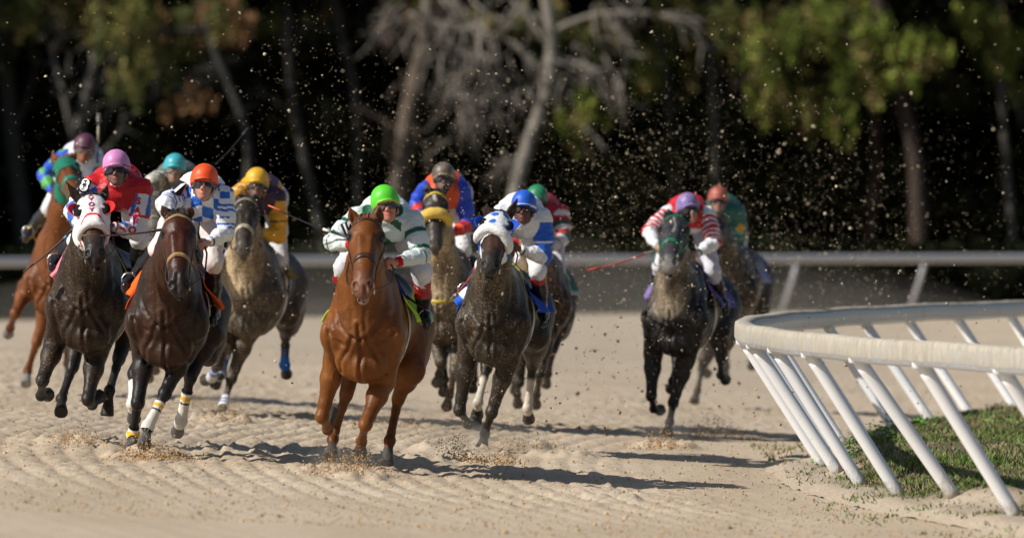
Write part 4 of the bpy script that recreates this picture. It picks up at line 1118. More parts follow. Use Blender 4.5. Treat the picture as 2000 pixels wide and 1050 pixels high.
def loose_cloth(K, A, Bl, cols, y0=.30, y1=.45):
    """the wind-blown front edge of the saddle cloth, standing off the horse's side"""
    fr = K['fr']; n = 22; m = 7; A, Bl = np.array(A, float), np.array(Bl, float); vs, cs = [], []
    for i in range(n):
        t = i / (n - 1); k = t * (len(A) - 1); a = min(int(k), len(A) - 2); f = k - a
        pa, pb = A[a] * (1 - f) + A[a + 1] * f, Bl[a] * (1 - f) + Bl[a + 1] * f
        for j in range(m):
            u = j / (m - 1); p = pa * (1 - u) + pb * u
            vs.append(fr.P(p[0], p[1], y0 + (y1 - y0) * t + .05 * math.sin(u * 5.5 + t * 3) + .02 * math.sin(t * 17))); cs.append(cols[min(int(t * len(cols)), len(cols) - 1)])
    o = mesh_obj('loose_cloth_edge', np.array(vs), [(i * m + j, i * m + j + 1, (i + 1) * m + j + 1, (i + 1) * m + j) for i in range(n - 1) for j in range(m - 1)], M_CLOTH, K['root'], np.array(cs))
    md = o.modifiers.new('s', 'SOLIDIFY'); md.thickness = .006; return o
# ------------------------------------------------------------------ riders
def rider(label, hk_, c):
    """hk_: the horse's frame; c: joints seen in the picture (a = viewer's left, b = viewer's right)"""
    fr = hk_['fr']; B = hk_['B']; g = fr.g * c.get('k', 1.0)
    yS = B(0, c.get('ys', .10), 0)[1]; yH = yS - .12 * g
    P = fr.P
    Hc = P(c['helm'][0], c['helm'][1], yH)                                   # middle of the helmet
    fc = P(c['face'][0], c['face'][1], yH - .07 * g)
    dn = nrm(nrm(fc - Hc) + V(0, .10, 0)); 
    turn = math.radians(c.get('turn', 0)); frt = V(math.sin(turn), -math.cos(turn), 0); frt = nrm(frt - dn * frt.dot(dn)); lt = np.cross(dn, frt); lt = lt if lt[0] > 0 else -lt
    R3 = np.stack([lt, frt, -dn], 1); Hc = Hc + dn * .010 * g
    Q = lambda l, f, d: Hc + (lt * l + frt * f + dn * d) * g
    sa, sb = P(c['sh_a'][0], c['sh_a'][1], yS), P(c['sh_b'][0], c['sh_b'][1], yS)
    def arm(s, el, ha, sg):
        e = fr.solve(s, el[0], el[1], .29 * g, sg[0]); h = fr.solve(e, ha[0], ha[1], .26 * g, sg[1]); return s, e, h
    Aa = arm(sa, c['el_a'], c['ha_a'], c.get('sg_a', (-1, -1))); Ab = arm(sb, c['el_b'], c['ha_b'], c.get('sg_b', (-1, -1)))
    mids = (sa + sb) / 2; 
    hip = np.array(B(0, c.get('yhip', .72), 0)); hip[2] = mids[2] + c.get('hipz', .0) * g; hip[0] = hip[0] * .25 + mids[0] * .75 + c.get('hipx', 0)
    yk = B(0, .42, 0)[1]; ya = B(0, .62, 0)[1]; yt = B(0, .46, 0)[1]
    LEG = {}
    for s_, m in (('a', -1), ('b', 1)):
        kn = P(c['kn_' + s_][0], c['kn_' + s_][1], yk); an = P(c['an_' + s_][0], c['an_' + s_][1], ya)
        to = P(c['to_' + s_][0], c['to_' + s_][1], yt) if 'to_' + s_ in c else an + V(m * .03, -.17, -.04)
        LEG[s_] = (hip + V(m * .11, .0, -.03) * g, kn, an, to)
    vox = c.get('vox', .0085)
    root = empty('person', fr.loc, label, 'person', 'jockeys riding in the pack')
    Qf = lambda l, f, d: Q(l, f, d + .014)
    # ---- the body: one continuous figure
    F = Field(); q = lambda *a: np.array(a) * g
    F.ell(Qf(0, -.005, .0), q(.078, .098, .10), R3, k=.02, lab=1)
    F.ell(Qf(0, .018, .085), q(.064, .075, .075), R3, k=.03, lab=1)
    F.ell(Qf(0, .045, .135), q(.045, .045, .045), R3, k=.03, lab=1)                 # jaw
    F.ell(Qf(0, .068, .158), q(.022, .02, .02), R3, k=.02, lab=1)                     # chin
    for m in (-1, 1):
        F.ell(Qf(m * .036, .062, .098), q(.022, .022, .022), R3, k=.02, lab=1)       # cheekbone
        F.ell(Qf(m * .076, -.005, .085), q(.010, .02, .032), R3, k=.01, lab=1)       # ear
        F.ell(Qf(m * .030, .078, .060), q(.020, .012, .010), R3, k=.012, lab=5)       # eye socket
        F.ell(Qf(m * .030, .083, .064), q(.012, .009, .007), R3, k=.006, lab=6)
    F.cone(Qf(0, .082, .062), Qf(0, .108, .100), .010 * g, .014 * g, k=.012, lab=1)
    for m in (-1, 1): F.ell(Qf(m * .012, .100, .103), q(.009, .010, .008), R3, k=.008, lab=1)
    F.ell(Qf(0, .086, .126), q(.024, .014, .008), R3, k=.008, lab=7)
    F.ell(Qf(0, .086, .137), q(.020, .014, .008), R3, k=.008, lab=7)
    nb = mids + V(0, .05, .0)
    F.cone(Q(0, -.02, .10), nb, .056 * g, .065 * g, k=.03, lab=2)
    F.chain([sa, mids + V(0, .05, .0), sb], [.07 * g, .11 * g, .07 * g], k=.05, lab=2)
    F.chain([mids + V(0, .06, -.02), (mids + hip) / 2, hip], [.13 * g, .135 * g, .14 * g], k=.05, lab=2)
    for A in (Aa, Ab):
        s0, e, h = A
        F.chain([s0, e], [.055 * g, .04 * g], k=.03, lab=2); F.chain([e, e + (h - e) * .5, h], [.042 * g, .038 * g, .026 * g], k=.02, lab=2)
    for s_ in 'ab':
        a0, kn, an, to = LEG[s_]
        F.chain([a0, a0 + (kn - a0) * .5, kn], [.095 * g, .08 * g, .055 * g], k=.04, lab=2)
        F.chain([kn, kn + (an - kn) * .35, an], [.055 * g, .052 * g, .035 * g], k=.03, lab=2); F.cone(an, an + (to - an) * .55, .030 * g, .018 * g, k=.02, lab=2)
    # hands: palm, four unequal bent fingers and a thumb, closed on the reins
    for i, A in enumerate((Aa, Ab)):
        m = (-1, 1)[i]; s0, e, h = A; ax = nrm(h - e); side = nrm(np.cross(ax, V(0, 0, 1)) + 1e-6); up = nrm(np.cross(side, ax)); up = up if up[2] > 0 else -up; side = side * (1 if side[0] * m > 0 else -1)
        F.ell(h + ax * .045 * g, q(.022, .042, .040), np.stack([side, ax, up], 1), k=.012, lab=3)
        for j, L in enumerate((.034, .040, .037, .029)):
            b0 = h + (ax * .082 + up * (.027 - .018 * j) + side * .004) * g
            b1 = b0 + (ax * L * .35 - side * L * .8) * g; b2 = b1 + (-ax * .022 - side * .012) * g; b3 = b2 + (-ax * .016 + side * .010) * g
            F.chain([b0 - ax * .02 * g, b0, b1, b2, b3], [.0100 * g, .0098 * g, .0088 * g, .008 * g, .007 * g], k=.004, lab=3)
        t0 = h + (ax * .03 + up * .034) * g; F.chain([t0, t0 + (ax * .028 + up * .010 - side * .014) * g, t0 + (ax * .048 - side * .030) * g], [.013 * g, .011 * g, .009 * g], k=.008, lab=3)
    Vt, Qd = F.mesh(vox); Nn = normals(Vt, Qd); lab, tt = F.label(Vt)
    sk = np.array(c.get('skin', (.42, .22, .15))); col = np.tile(sk, (len(Vt), 1))
    glove = c.get('glove'); 
    if glove is not None: col[lab == 3] = glove
    col[lab == 5] = sk * .45; col[lab == 6] = (.05, .04, .035); col[lab == 7] = sk * V(1.0, .62, .62)
    ru = np.linalg.norm(Vt - Qf(0, .07, .10), axis=1) < .035 * g; col[ru] = col[ru] * V(1.08, .88, .86)
    mesh_obj('body', Vt, Qd, M_SKIN, root, col)
    # ---- silks
    J = Field(); 
    dpx = c.get('puff', 1.0)
    J.chain([sa + V(.02, .01, -.01), mids + V(0, .06, .0), sb + V(-.02, .01, -.01)], [.085 * g, .14 * g, .085 * g], k=.06, lab=1)
    J.chain([mids + V(0, .0, -.05), mids * .6 + hip * .4 + V(0, 0, .02), hip + V(0, -.05, .0)], [.14 * g, .165 * g, .155 * g], k=.08, lab=1, flat=(V(1, 0, 0), 1.12))
    J.cone(Q(0, -.03, .12), mids + V(0, .03, .02), .066 * g, .09 * g, k=.03, lab=1)
    for i, A in enumerate((Aa, Ab)):
        s0, e, h = A
        J.chain([s0, s0 + (e - s0) * .55, e], [.078 * g * dpx, .074 * g * dpx, .062 * g * dpx], k=.045, lab=2 + i * 2)
        J.chain([e, e + (h - e) * .45, e + (h - e) * .88], [.062 * g * dpx, .056 * g * dpx, .036 * g], k=.03, lab=3 + i * 2)
    J.cone(Q(0, .0, .115), Q(0, .02, .0), .063 * g, .06 * g, k=.01, lab=9, op='-')
    wr = c.get('wr', .008)
    def warp(v, n):
        f = np.zeros(len(v))
        for i, A in enumerate((Aa, Ab)):
            s0, e, h = A
            for (p0, p1) in ((s0, e), (e, h)):
                ax = p1 - p0; L = np.linalg.norm(ax); t = (v - p0) @ ax / L; d = np.linalg.norm(v - p0 - np.clip(t / L, 0, 1)[:, None] * ax, axis=1)
                ang = np.arctan2(v[:, 2] - p0[2], v[:, 0] - p0[0])
                f += np.exp(-(d / (.08 * g)) ** 2 * .7) * np.sin(t * 95 / g + 2.2 * np.sin(ang * 2 + i) + 5 * vnoise(v, 9, i)) * .55
        r = 1 - np.abs(fbm(v * V(1, 1, 1.6), 9, 3, int(abs(Hc[0]) * 99) % 50)) * 2
        return v + n * ((f * .55 + r ** 3 * 1.1 - .2) * wr)[:, None]
    Jv, Jq = J.mesh(vox, warp); Jn = normals(Jv, Jq); jl, jt = J.label(Jv)
    # pattern space: across the shoulders, along the arm, down the front
    ctx = dict(v=Jv, lab=jl, t=jt, x=(Jv[:, 0] - mids[0]) / g, z=(Jv[:, 2] - mids[2]) / g, y=(Jv[:, 1] - mids[1]) / g, n=Jn, Aa=Aa, Ab=Ab, g=g, mids=mids, hip=hip)
    jc = c['silk'](ctx); jc = np.concatenate([jc, np.full((len(jc), 1), c.get('dust', .0))], 1)
    mesh_obj('silk_jacket', Jv, Jq, M_SILK, root, jc)
    jb = BVHTree.FromPolygons([tuple(v) for v in Jv], [tuple(int(i) for i in f_) for f_ in Jq])
    # ---- breeches
    Br = Field(); wc = np.array(c.get('breech', (.74, .74, .76)))
    for s_ in 'ab':
        a0, kn, an, to = LEG[s_]
        Br.chain([hip + V(0, -.03, -.02), a0, a0 + (kn - a0) * .5, kn + (kn - a0) * .02], [.125 * g, .112 * g, .088 * g, .066 * g], k=.06, lab=1)
        Br.chain([kn, kn + (an - kn) * c.get('boot0', .28)], [.072 * g, .062 * g], k=.03, lab=1)
    bw = lambda v, n: v + n * ((1 - np.abs(fbm(v, 11, 3, 3)) * 2) ** 3 * .007)[:, None]
    bv, bq = Br.mesh(vox * 1.1, bw); cb = np.tile(np.append(wc, c.get('dust', 0)), (len(bv), 1)); mesh_obj('breeches', bv, bq, M_CLOTH, root, cb)
    # ---- boots
    bc = np.array(c.get('boot', (.012, .012, .016))); tc_ = c.get('boot_top')
    for s_, m in (('a', -1), ('b', 1)):
        a0, kn, an, to = LEG[s_]; Bo = Field(); t0 = c.get('boot0', .28) - .06; k0 = kn + (an - kn) * t0
        Bo.chain([k0, kn + (an - kn) * .55, an], [.066 * g, .064 * g, .045 * g], k=.02, lab=1)
        f = nrm(to - an); Bo.cone(an + V(0, .02, -.02) * g, an + f * .06 * g, .046 * g, .042 * g, k=.03, lab=2); Bo.cone(an + f * .05 * g, an + f * .17 * g + V(0, 0, -.01), .040 * g, .033 * g, k=.02, lab=2)
        Bo.cone(an + V(0, .03, -.045) * g, an + f * .17 * g + V(0, 0, -.035) * g, .028 * g, .030 * g, k=.008, lab=3)
        v, fq = Bo.mesh(vox * 1.1, lambda v, n: v + n * ((1 - np.abs(fbm(v, 14, 2, 8)) * 2) ** 3 * .004)[:, None]); l, t = Bo.label(v)
        cc = np.tile(bc, (len(v), 1)); cc[l == 3] = bc * .5 + .01
        if tc_ is not None:
            u = ((v - kn) @ (an - kn)) / ((an - kn) @ (an - kn)); cc[(u < c.get('top1', .5)) & (l == 1)] = tc_
        cc = np.concatenate([cc, np.full((len(cc), 1), c.get('dust', 0) * .6)], 1)
        bo = mesh_obj('boot', v, fq, M_BOOT, root, cc)
        # stirrup iron and leather
        ft = an + f * .10 * g + V(0, 0, -.05 * g); b = Buf(); a = np.linspace(0, 2 * math.pi, 17)
        b.tube([ft + V(math.sin(t) * .055, 0, .055 + math.cos(t) * -.06 + (0.02 if abs(math.cos(t)) < .3 else 0)) * g for t in a], .005 * g, 6, (.6, .6, .6), caps=False)
        b.tube([ft + V(0, 0, .11) * g, hk_['snap'](B(m * .25, .55, .25), .03)[0]], .010 * g, 6, c.get('leather', (.05, .03, .02))); b.obj('stirrup', M_METAL, root)
    # ---- helmet under its cap cover
    he = Field(); 
    he.ell(Q(0, -.012, -.006), q(.106, .124, .114), R3, k=.02, lab=1)
    he.ell(Q(0, -.03, .03), q(.103, .114, .078), R3, k=.03, lab=1)
    he.cone(Q(0, -.03, .185), Q(0, -.03, .32), .16 * g, .2 * g, k=.006, lab=9, op='-'); he.ell(Q(0, .1, .147), q(.13, .10, .085), R3, k=.006, lab=9, op='-')
    he.ell(Q(0, .095, .050), q(.072, .056, .012), R3, k=.012, lab=2)
    he.ell(Q(0, -.01, -.121), q(.010, .010, .007), R3, k=.012, lab=1)
    hv, hq = he.mesh(vox * .9, lambda v, n: v + n * (vnoise(v, 14, 3) * .0022)[:, None]); hl, _ = he.label(hv)
    hd = ((hv - Hc) @ dn) / g; hl_ = ((hv - Hc) @ lt) / g; hf_ = ((hv - Hc) @ frt) / g
    hc = np.tile(np.array(c['cap']), (len(hv), 1))
    if 'band' in c:
        b0, b1, bcx = c['band']; hc[(hd > b0 + .016) & (hd < b1 + .016)] = bcx
    hc[(hd > .064)] = np.array(c.get('rim', c['cap'])) * .8
    hc = np.concatenate([hc, np.full((len(hc), 1), c.get('capdust', c.get('dust', 0)))], 1)
    ho = mesh_obj('helmet', hv, hq, M_CAP, root, hc)
    hb = BVHTree.FromPolygons([tuple(v) for v in hv], [tuple(int(i) for i in f_) for f_ in hq])
    b = Buf()                                                              # cap seams
    for a in np.arange(0, math.pi, math.pi / 3):
        P_ = []
        for t in np.linspace(-1.35, 1.35, 19):
            d = lt * math.sin(t) * math.cos(a) + frt * math.sin(t) * math.sin(a) - dn * math.cos(t)
            h = hb.ray_cast(Vector(Q(0, -.012, -.01) + d * .3), Vector(-d)); 
            if h[0] is not None: P_.append(np.array(h[0]))
        if len(P_) > 4: b.tube(P_, .0016, 4, np.array(c['cap']) * .75)
    b.obj('seam', M_CAP, ho)
    # chin strap
    b = Buf(); b.tube([Q(-.080, .02, .065), Q(-.068, .035, .12), Q(-.03, .058, .172), Q(0, .065, .180), Q(.03, .058, .172), Q(.068, .035, .12), Q(.080, .02, .065)], .006 * g, 6, c.get('strap', (.02, .02, .02))); b.obj('chin_strap', M_LEATHER, root)
    # goggles
    go = empty('goggles', (0, 0, 0)); go.parent = root; fc_ = np.array(c.get('gog', (.02, .02, .02)))
    b = Buf(); pts = []
    for a in np.linspace(-2.6, 2.6, 33): pts.append(Q(.088 * math.sin(a) * (1.0 if abs(a) < 1.6 else 1.1), .006 + .090 * math.cos(a) + .0 * a, .081 - .008 * (1 - math.cos(a))))
    pts = np.array(pts); nr_ = pts - Q(0, .0, .081); b.strap(pts, nr_, .018 * g, .003, fc_); b.obj('strap', M_LEATHER, go)
    for m in (-1, 1):
        b = Buf(); vs = []; nu, nv = 13, 7
        for i in range(nu):
            for j in range(nv):
                a = m * (.10 + .92 * i / (nu - 1)); w_ = (j / (nv - 1) * 2 - 1); e = math.sqrt(max(0, 1 - (2 * i / (nu - 1) - 1) ** 4)) * .9 + .1
                vs.append(Q(.084 * math.sin(a), .018 + .092 * math.cos(a), .081 + w_ * .023 * e))
        b.add(vs, [(i * nv + j, i * nv + j + 1, (i + 1) * nv + j + 1, (i + 1) * nv + j) for i in range(nu - 1) for j in range(nv - 1)], c.get('lens', (.012, .010, .010)))
        lo = b.obj('lens', M_GLASS, go); md = lo.modifiers.new('s', 'SOLIDIFY'); md.thickness = .004
        b = Buf(); rim = [vs[i * nv] for i in range(nu)] + [vs[(nu - 1) * nv + j] for j in range(nv)] + [vs[i * nv + nv - 1] for i in range(nu - 1, -1, -1)] + [vs[j] for j in range(nv - 1, -1, -1)]
        b.tube(rim, .004 * g, 6, fc_, caps=False); b.obj('lens_rim', M_LEATHER, go)
    # cuffs
    if 'cuff' in c or 'cuffband' in c:
        for A in (Aa, Ab):
            s0, e, h = A; b = Buf()
            if 'cuff' in c: b.tube([e + (h - e) * .80, e + (h - e) * .87, e + (h - e) * .97], np.array([.040, .041, .036]) * g, 12, c['cuff'])
            if 'cuffband' in c: b.tube([e + (h - e) * .84, e + (h - e) * .89], .0415 * g, 12, c['cuffband'])
            b.obj('cuff', M_CLOTH, root)
    # number cloth on the sleeve
    if 'num' in c:
        txt, npx, npy, ang, w0, h0 = c['num']
        put_patch(txt, fr, (npx, npy), ang, w0, h0, jb, root)
    # reins
    b = Buf()
    for i, (A, m) in enumerate(((Aa, -1), (Ab, 1))):
        h = A[2]; bt = hk_['bit%d' % m]; md = (h + bt) / 2 + V(m * .05, 0, -.05)
        b.tube([bt, bt * .6 + md * .4 + V(m * .02, 0, -.01), md, h * .6 + md * .4, h + nrm(h - A[1]) * .05], .0075, 6, c.get('rein', (.03, .02, .015)), flat=(1, .5))
    b.tube([Aa[2] + nrm(Aa[2] - Aa[1]) * .05, (Aa[2] + Ab[2]) / 2 + V(0, .02, -.08), Ab[2] + nrm(Ab[2] - Ab[1]) * .05], .0075, 6, c.get('rein', (.03, .02, .015)), flat=(1, .5))
    b.obj('reins', M_LEATHER, hk_['root'])
    return dict(Aa=Aa, Ab=Ab, jb=jb, fr=fr, root=root, g=g)

def project_mesh(V2, faces, place, bvh, off, name, mat, parent, col):
    """lay flat artwork on a surface: each vertex is cast from the front"""
    vs = []
    for v in V2:
        p, d = place(v); h = bvh.ray_cast(Vector(p - d * .35), Vector(d))
        q = np.array(h[0]) if h[0] is not None else p
        vs.append(q - d * off)
    return mesh_obj(name, np.array(vs), faces, mat, parent, np.tile(np.array(col, float), (len(vs), 1)), False)

def text_mesh(txt, size, bold=0.0):
    cu = bpy.data.curves.new('writing', 'FONT'); cu.body = txt; cu.size = size; cu.align_x = 'CENTER'; cu.align_y = 'CENTER'; cu.offset = bold; cu.resolution_u = 3
    o = bpy.data.objects.new('writing', cu); COL.objects.link(o)
    dg = bpy.context.evaluated_depsgraph_get(); me = bpy.data.meshes.new_from_object(o.evaluated_get(dg))
    vs = np.array([v.co[:2] for v in me.vertices]); fs = [tuple(p.vertices) for p in me.polygons]
    bpy.data.objects.remove(o); bpy.data.meshes.remove(me)
    return vs, fs

def placer(fr, px, ang, yd=0.0, sx=1.0, sy=1.0):
    o = fr.P(px[0], px[1], yd); ca, sa = math.cos(math.radians(ang)), math.sin(math.radians(ang))
    def f(v):
        x, z = v[0] * sx, v[1] * sy
        return o + V(x * ca - z * sa, 0, x * sa + z * ca), V(0, 1, 0)
    return f

def put_patch(txt, fr, px, ang, w0, h0, bvh, root):
    """a number cloth lying smoothly on the sleeve (quadratic fit to the folds beneath)"""
    n = 9; g2 = np.array([[(i / (n - 1) - .5) * w0, (j / (n - 1) - .5) * h0] for i in range(n) for j in range(n)])
    f_ = [(i * n + j, i * n + j + 1, (i + 1) * n + j + 1, (i + 1) * n + j) for i in range(n - 1) for j in range(n - 1)]
    pl = placer(fr, px, ang); A, Y = [], []
    for v in g2:
        p, d = pl(v); h = bvh.ray_cast(Vector(p - d * .6), Vector(d))
        if h[0] is not None: A.append([1, v[0], v[1], v[0] ** 2, v[1] ** 2, v[0] * v[1]]); Y.append(h[0][1])
    if len(Y) < 12: return
    A, Y = np.array(A), np.array(Y); k = np.linalg.lstsq(A, Y, rcond=None)[0]; k[1:] *= .75; off = np.percentile(A @ k - Y, 90)
    def lay(v, e):
        p, d = pl(v); return V(p[0], k @ np.array([1, v[0], v[1], v[0] ** 2, v[1] ** 2, v[0] * v[1]]) - off - e, p[2])
    po = mesh_obj('number_patch', [lay(v, .006) for v in g2], f_, M_CLOTH, root, np.tile(V(.012, .012, .016), (len(g2), 1))); md = po.modifiers.new('s', 'SOLIDIFY'); md.thickness = .003; md.offset = 0
    if not txt.strip(): return
    v, f = text_mesh(txt, h0 * 1.1, .006)
    v = v * V(min(1, w0 * 1.02 / (h0 * .62 * len(txt))) if len(txt) > 1 else 1, 1)
    mesh_obj('number', [lay(q, .013) for q in v], f, M_PRINT, po, np.tile(V(.85, .85, .85), (len(v), 1)), False)

def whip(label, fr, p0, p1, y0, y1, col=(.02, .02, .03), flap=(.03, .03, .03), grip=(.02, .02, .02), tipband=None, r=.005):
    a, e = fr.P(*p0, y0), fr.P(*p1, y1); d = e - a; n = np.cross(nrm(d), V(0, 0, 1)); t = np.linspace(0, 1, 9)[:, None]
    bow = np.sin(t * math.pi) * V(0, 0, -.015)
    root = empty('riding_whip', tuple(a + V(*fr.loc)), label, 'whip')
    b = Buf(); b.tube((a + d * t + bow - a)[:8], np.linspace(r * 1.5, r * .9, 8), 8, col); b.obj('shaft', M_LEATHER, root)
    b = Buf(); b.tube(d * V(0, 0, 0) + np.array([d * -.04, d * .0, d * .18]), [r * 2.4, r * 2.2, r * 1.9], 8, grip); b.obj('grip', M_LEATHER, root)
    b = Buf(); b.tube([d * .80 + bow[7] * .8, d * .86, d], [r * 2, r * 4, r * 3.4], 8, flap, flat=(1, .35)); b.obj('flap', M_LEATHER, root)
    if tipband is not None:
        u0, u1, tc = tipband; b = Buf(); b.tube([d * u0 + V(0, 0, -.010), d * u1 + V(0, 0, -.012)], r * 2.0, 8, tc); b.obj('band', M_LEATHER, root)

def base_silk(c): 
    def f(k): return np.tile(np.array(c, float), (len(k['v']), 1))
    return f
# ------------------------------------------------------------------ the field
WHITE = (.78, .77, .75)
stripes = lambda st: (lambda u: np.array([next((c for lim, c in st if x < lim), st[-1][1]) for x in u], float))
def hood_spots(u, v, w_):
    c = np.tile(V(.80, .80, .80), (len(u), 1)); blue = V(.02, .13, .55)
    for (a, b_, r) in [(.01, 0, .024), (.13, -.018, .028), (.265, -.028, .026), (.10, .055, .024), (.06, -.06, .022), (.0, .05, .02)]:
        c[((u - a) * .6) ** 2 + (v - b_) ** 2 < r * r] = blue
    c[(np.abs(v) > .088) & (w_ < .03)] = blue
    return c
def hood_white(u, v, w_):
    c = np.tile(V(.80, .78, .78), (len(u), 1))
    e = .50 - .12 * (1 - np.clip(np.abs(v) / .09, 0, 1) ** 2)
    c[(u > e) & (u < e + .035)] = V(.65, .02, .02)
    return c
def hood_green(u, v, w_): return np.tile(V(.01, .16, .10), (len(u), 1))

CHEST = dict(
 at=(715, 925), chest=640, cx=712, yaw=8, vox=.0095,
 poll=(717, 440), muz=(709, 572), polly=-.6, hs=1.2, ears=[(679, 401, -.02), (741, 400, -.02)],
 fore_a=[(655, 700), (629, 812), (640, 838), (648, 800), (-1, 1, 1)],
 fore_b=[(748, 745), (714, 828), (706, 862), (703, 886), (-1, 1, 1)],
 hind_a=[(676, 770), (650, 858), (646, 892), (-1, -1, -1)],
 hind_b=[(800, 720), (778, 778), (761, 860), (755, 905), (1, -1, -1)],
 coat=dict(base=(.145, .047, .009), patch=(.205, .071, .014), points=(.12, .035, .012), black_legs=False, muzzle=(.16, .07, .045), mz0=.74, lip=(.38, .26, .20), dust=.0, mane=(.16, .05, .016), hoof=(.06, .055, .05), earin=(.08, .02, .01)),
 tack=dict(col=(.055, .022, .014), wid=.024), cloth=dict(y=(.34, .98), fn=None))
def lime(a, y):
    o = np.tile(V(.50, .72, .06), (len(a), 1)); o[(a > .35) & (a < .62) & (y < .22)] = V(.01, .12, .6); o[np.abs(a) < .35] = V(.02, .02, .02); return o
CHEST['cloth']['fn'] = lime
def silk_green(k):
    o = np.tile(V(.60, .68, .68), (len(k['v']), 1)); G = V(.012, .10, .045); x, z, l, t = k['x'], k['z'], k['lab'], k['t']
    for i in (2, 4):
        o[(l == i) & (t > .55) & (t < .80)] = G
    o[np.isin(l, (3, 5)) & (t < .16)] = G
    m = l == 1
    o[m & (np.abs(z + .20) < .03)] = G; o[m & (((x * .8 + z) % .20) < .07) & (z < .0) & (np.abs(x) < .12)] = G
    o[m & ((x + .13) ** 2 + (z - .06) ** 2 < .0028)] = G; o[m & ((x - .07) ** 2 * .7 + (z - .07) ** 2 < .0030)] = G
    return o
KA = horse('chestnut racehorse in front of the pack with brown bridle and lime saddlecloth', CHEST)
JA = rider('jockey in bright green cap and pale silks with dark green hoops riding the leading chestnut', KA, dict(
 helm=(751, 388), face=(760, 428), turn=2, sh_a=(698, 425), sh_b=(808, 432), el_a=(650, 473), ha_a=(690, 478), el_b=(824, 498), ha_b=(773, 512), sg_b=(-1, -1),
 kn_a=(672, 520), an_a=(664, 568), to_a=(668, 590), kn_b=(824, 530), an_b=(828, 612), to_b=(834, 628), boot0=.30, boot_top=(.35, .012, .02), top1=.55,
 silk=silk_green, cuff=(.55, .01, .02), cap=(.10, .62, .03), band=(.030, .047, V(.45, .50, .08)), rim=(.10, .55, .03), skin=(.50, .22, .15), lens=(.10, .07, .06), gog=(.10, .09, .08),
 num=('12', 683, 447, 25, .10, .12), breech=(.66, .66, .72)))
whip('black racing whip with a white band and orange section held by the green-capped jockey', JA['fr'], (686, 466), (524, 401), JA['Aa'][2][1], JA['Aa'][2][1] + .1, col=(.02, .02, .025), flap=(.6, .10, .04), grip=(.01, .01, .01), tipband=(.24, .34, (.8, .8, .8)))
DKBAY = V(.018, .010, .007); DKB2 = V(.034, .017, .010)

# ---- number eight: dark brown horse in a white hood, pink cap
def savoy(K, fr): pass
def pink_cloth(a, y):
    o = np.tile(V(.62, .66, .22), (len(a), 1)); o[a < 0] = V(.75, .20, .28); o[(a < 0) & (y < .3)] = V(.55, .30, .05); o[(np.abs(a) > .8) & (a > 0)] = V(.30, .19, .04); return o
KB = horse('dark brown racehorse in a white lettered hood with red eye cups', dict(
 at=(168, 872), chest=585, cx=172, yaw=5, vox=.011, g=1.02,
 poll=(178, 398), muz=(186, 508), polly=-.6, hs=1.16, ears=[(128, 353, -.02), (212, 357, -.02)],
 fore_a=[(108, 668), (83, 742), (80, 772), (94, 770), (-1, 1, 1)],
 fore_b=[(188, 690), (172, 778), (180, 790), (196, 772), (-1, 1, 1)],
 hind_a=[(142, 715), (120, 778), (119, 806), (-1, -1, -1)],
 hind_b=[(232, 700), (214, 762), (209, 812), (-1, -1, -1)],
 coat=dict(base=DKBAY, patch=DKB2, dust=.15, dustfront=.2, mz0=.6, hoof=(.02, .018, .016)),
 tack=dict(col=(.7, .68, .66), wid=.016, browband=False, noseband=False, fleece=(.60, .028, (.70, .66, .64)), hood=dict(fn=hood_white, cups=(.62, .02, .02), u1=.62)),
 cloth=dict(y=(.34, .95), fn=pink_cloth)))
def silk_savoy(k):
    o = np.tile(V(.74, .74, .80), (len(k['v']), 1)); R_ = V(.50, .008, .014); Bl = V(.02, .12, .50); l, t, x = k['lab'], k['t'], k['x']
    o[l == 1] = R_; o[np.isin(l, (2, 4)) & (t < .22)] = R_
    for i, A in ((2, k['Aa']), (4, k['Ab'])):
        s0, e, h = A
        m = (l == i) & (t > .22); dx = (k['v'][:, 0] - (s0 + (e - s0) * t[:, None])[:, 0]) / k['g']
        o[m & ((np.abs(dx + .035) < .016) | (dx > .066))] = Bl
        m = (l == i + 1); dz = (k['v'][:, 2] - (e + (h - e) * t[:, None])[:, 2]) / k['g']
        o[m & (dz > .036)] = Bl
    return o
JB = rider('jockey in pink cap and red vest with lettered white sleeves, number eight on the shoulder', KB, dict(
 helm=(226.5, 318), face=(229, 358), turn=-4, sh_a=(180, 362), sh_b=(278, 368), el_a=(142, 412), ha_a=(163, 450), el_b=(268, 455), ha_b=(217, 441), sg_b=(-1, -1),
 kn_a=(150, 470), an_a=(112, 505), to_a=(102, 515), kn_b=(272, 468), an_b=(268, 528), to_b=(268, 548), boot0=.04,
 silk=silk_savoy, cuffband=(.5, .02, .06), cap=(.62, .25, .52), band=(.018, .028, V(.06, .02, .04)), rim=(.55, .22, .45), skin=(.20, .10, .07), lens=(.01, .01, .01), gog=(.012, .012, .012),
 num=('8', 165, 362, -18, .085, .115), dust=.03, glove=(.02, .02, .02)))
whip('long black racing whip slanting down to the left from the hand of the pink-capped jockey', JB['fr'], (147, 444), (46, 531), JB['Aa'][2][1], JB['Aa'][2][1] - .05, tipband=(.14, .22, (.10, .28, .42)), r=.006)
# the red letters on hood and sleeve
for i, ch in enumerate('SAVOY'):
    v, f = text_mesh(ch, .060, .0035); u = -.015 + .088 * i
    def pl(p, i=i, u=u):
        q = KB['H'](u, 0, .0) - KB['un'] * p[1] + KB['lat'] * p[0]; return q, -KB['wn']
    project_mesh(v, f, pl, KB['hoodbvh'], .004, 'letter', M_PRINT, KB['root'], (.33, .015, .10))
for ch, (x, y), a in zip('SAVOY', [(270, 393), (268, 412), (263, 432), (258, 449), (240, 446)], (-5, -8, -20, -70, -100)):
    v, f = text_mesh(ch, .075, .004); project_mesh(v, f, placer(JB['fr'], (x, y), a), JB['jb'], .004, 'letter', M_PRINT, JB['root'], (.50, .01, .03))

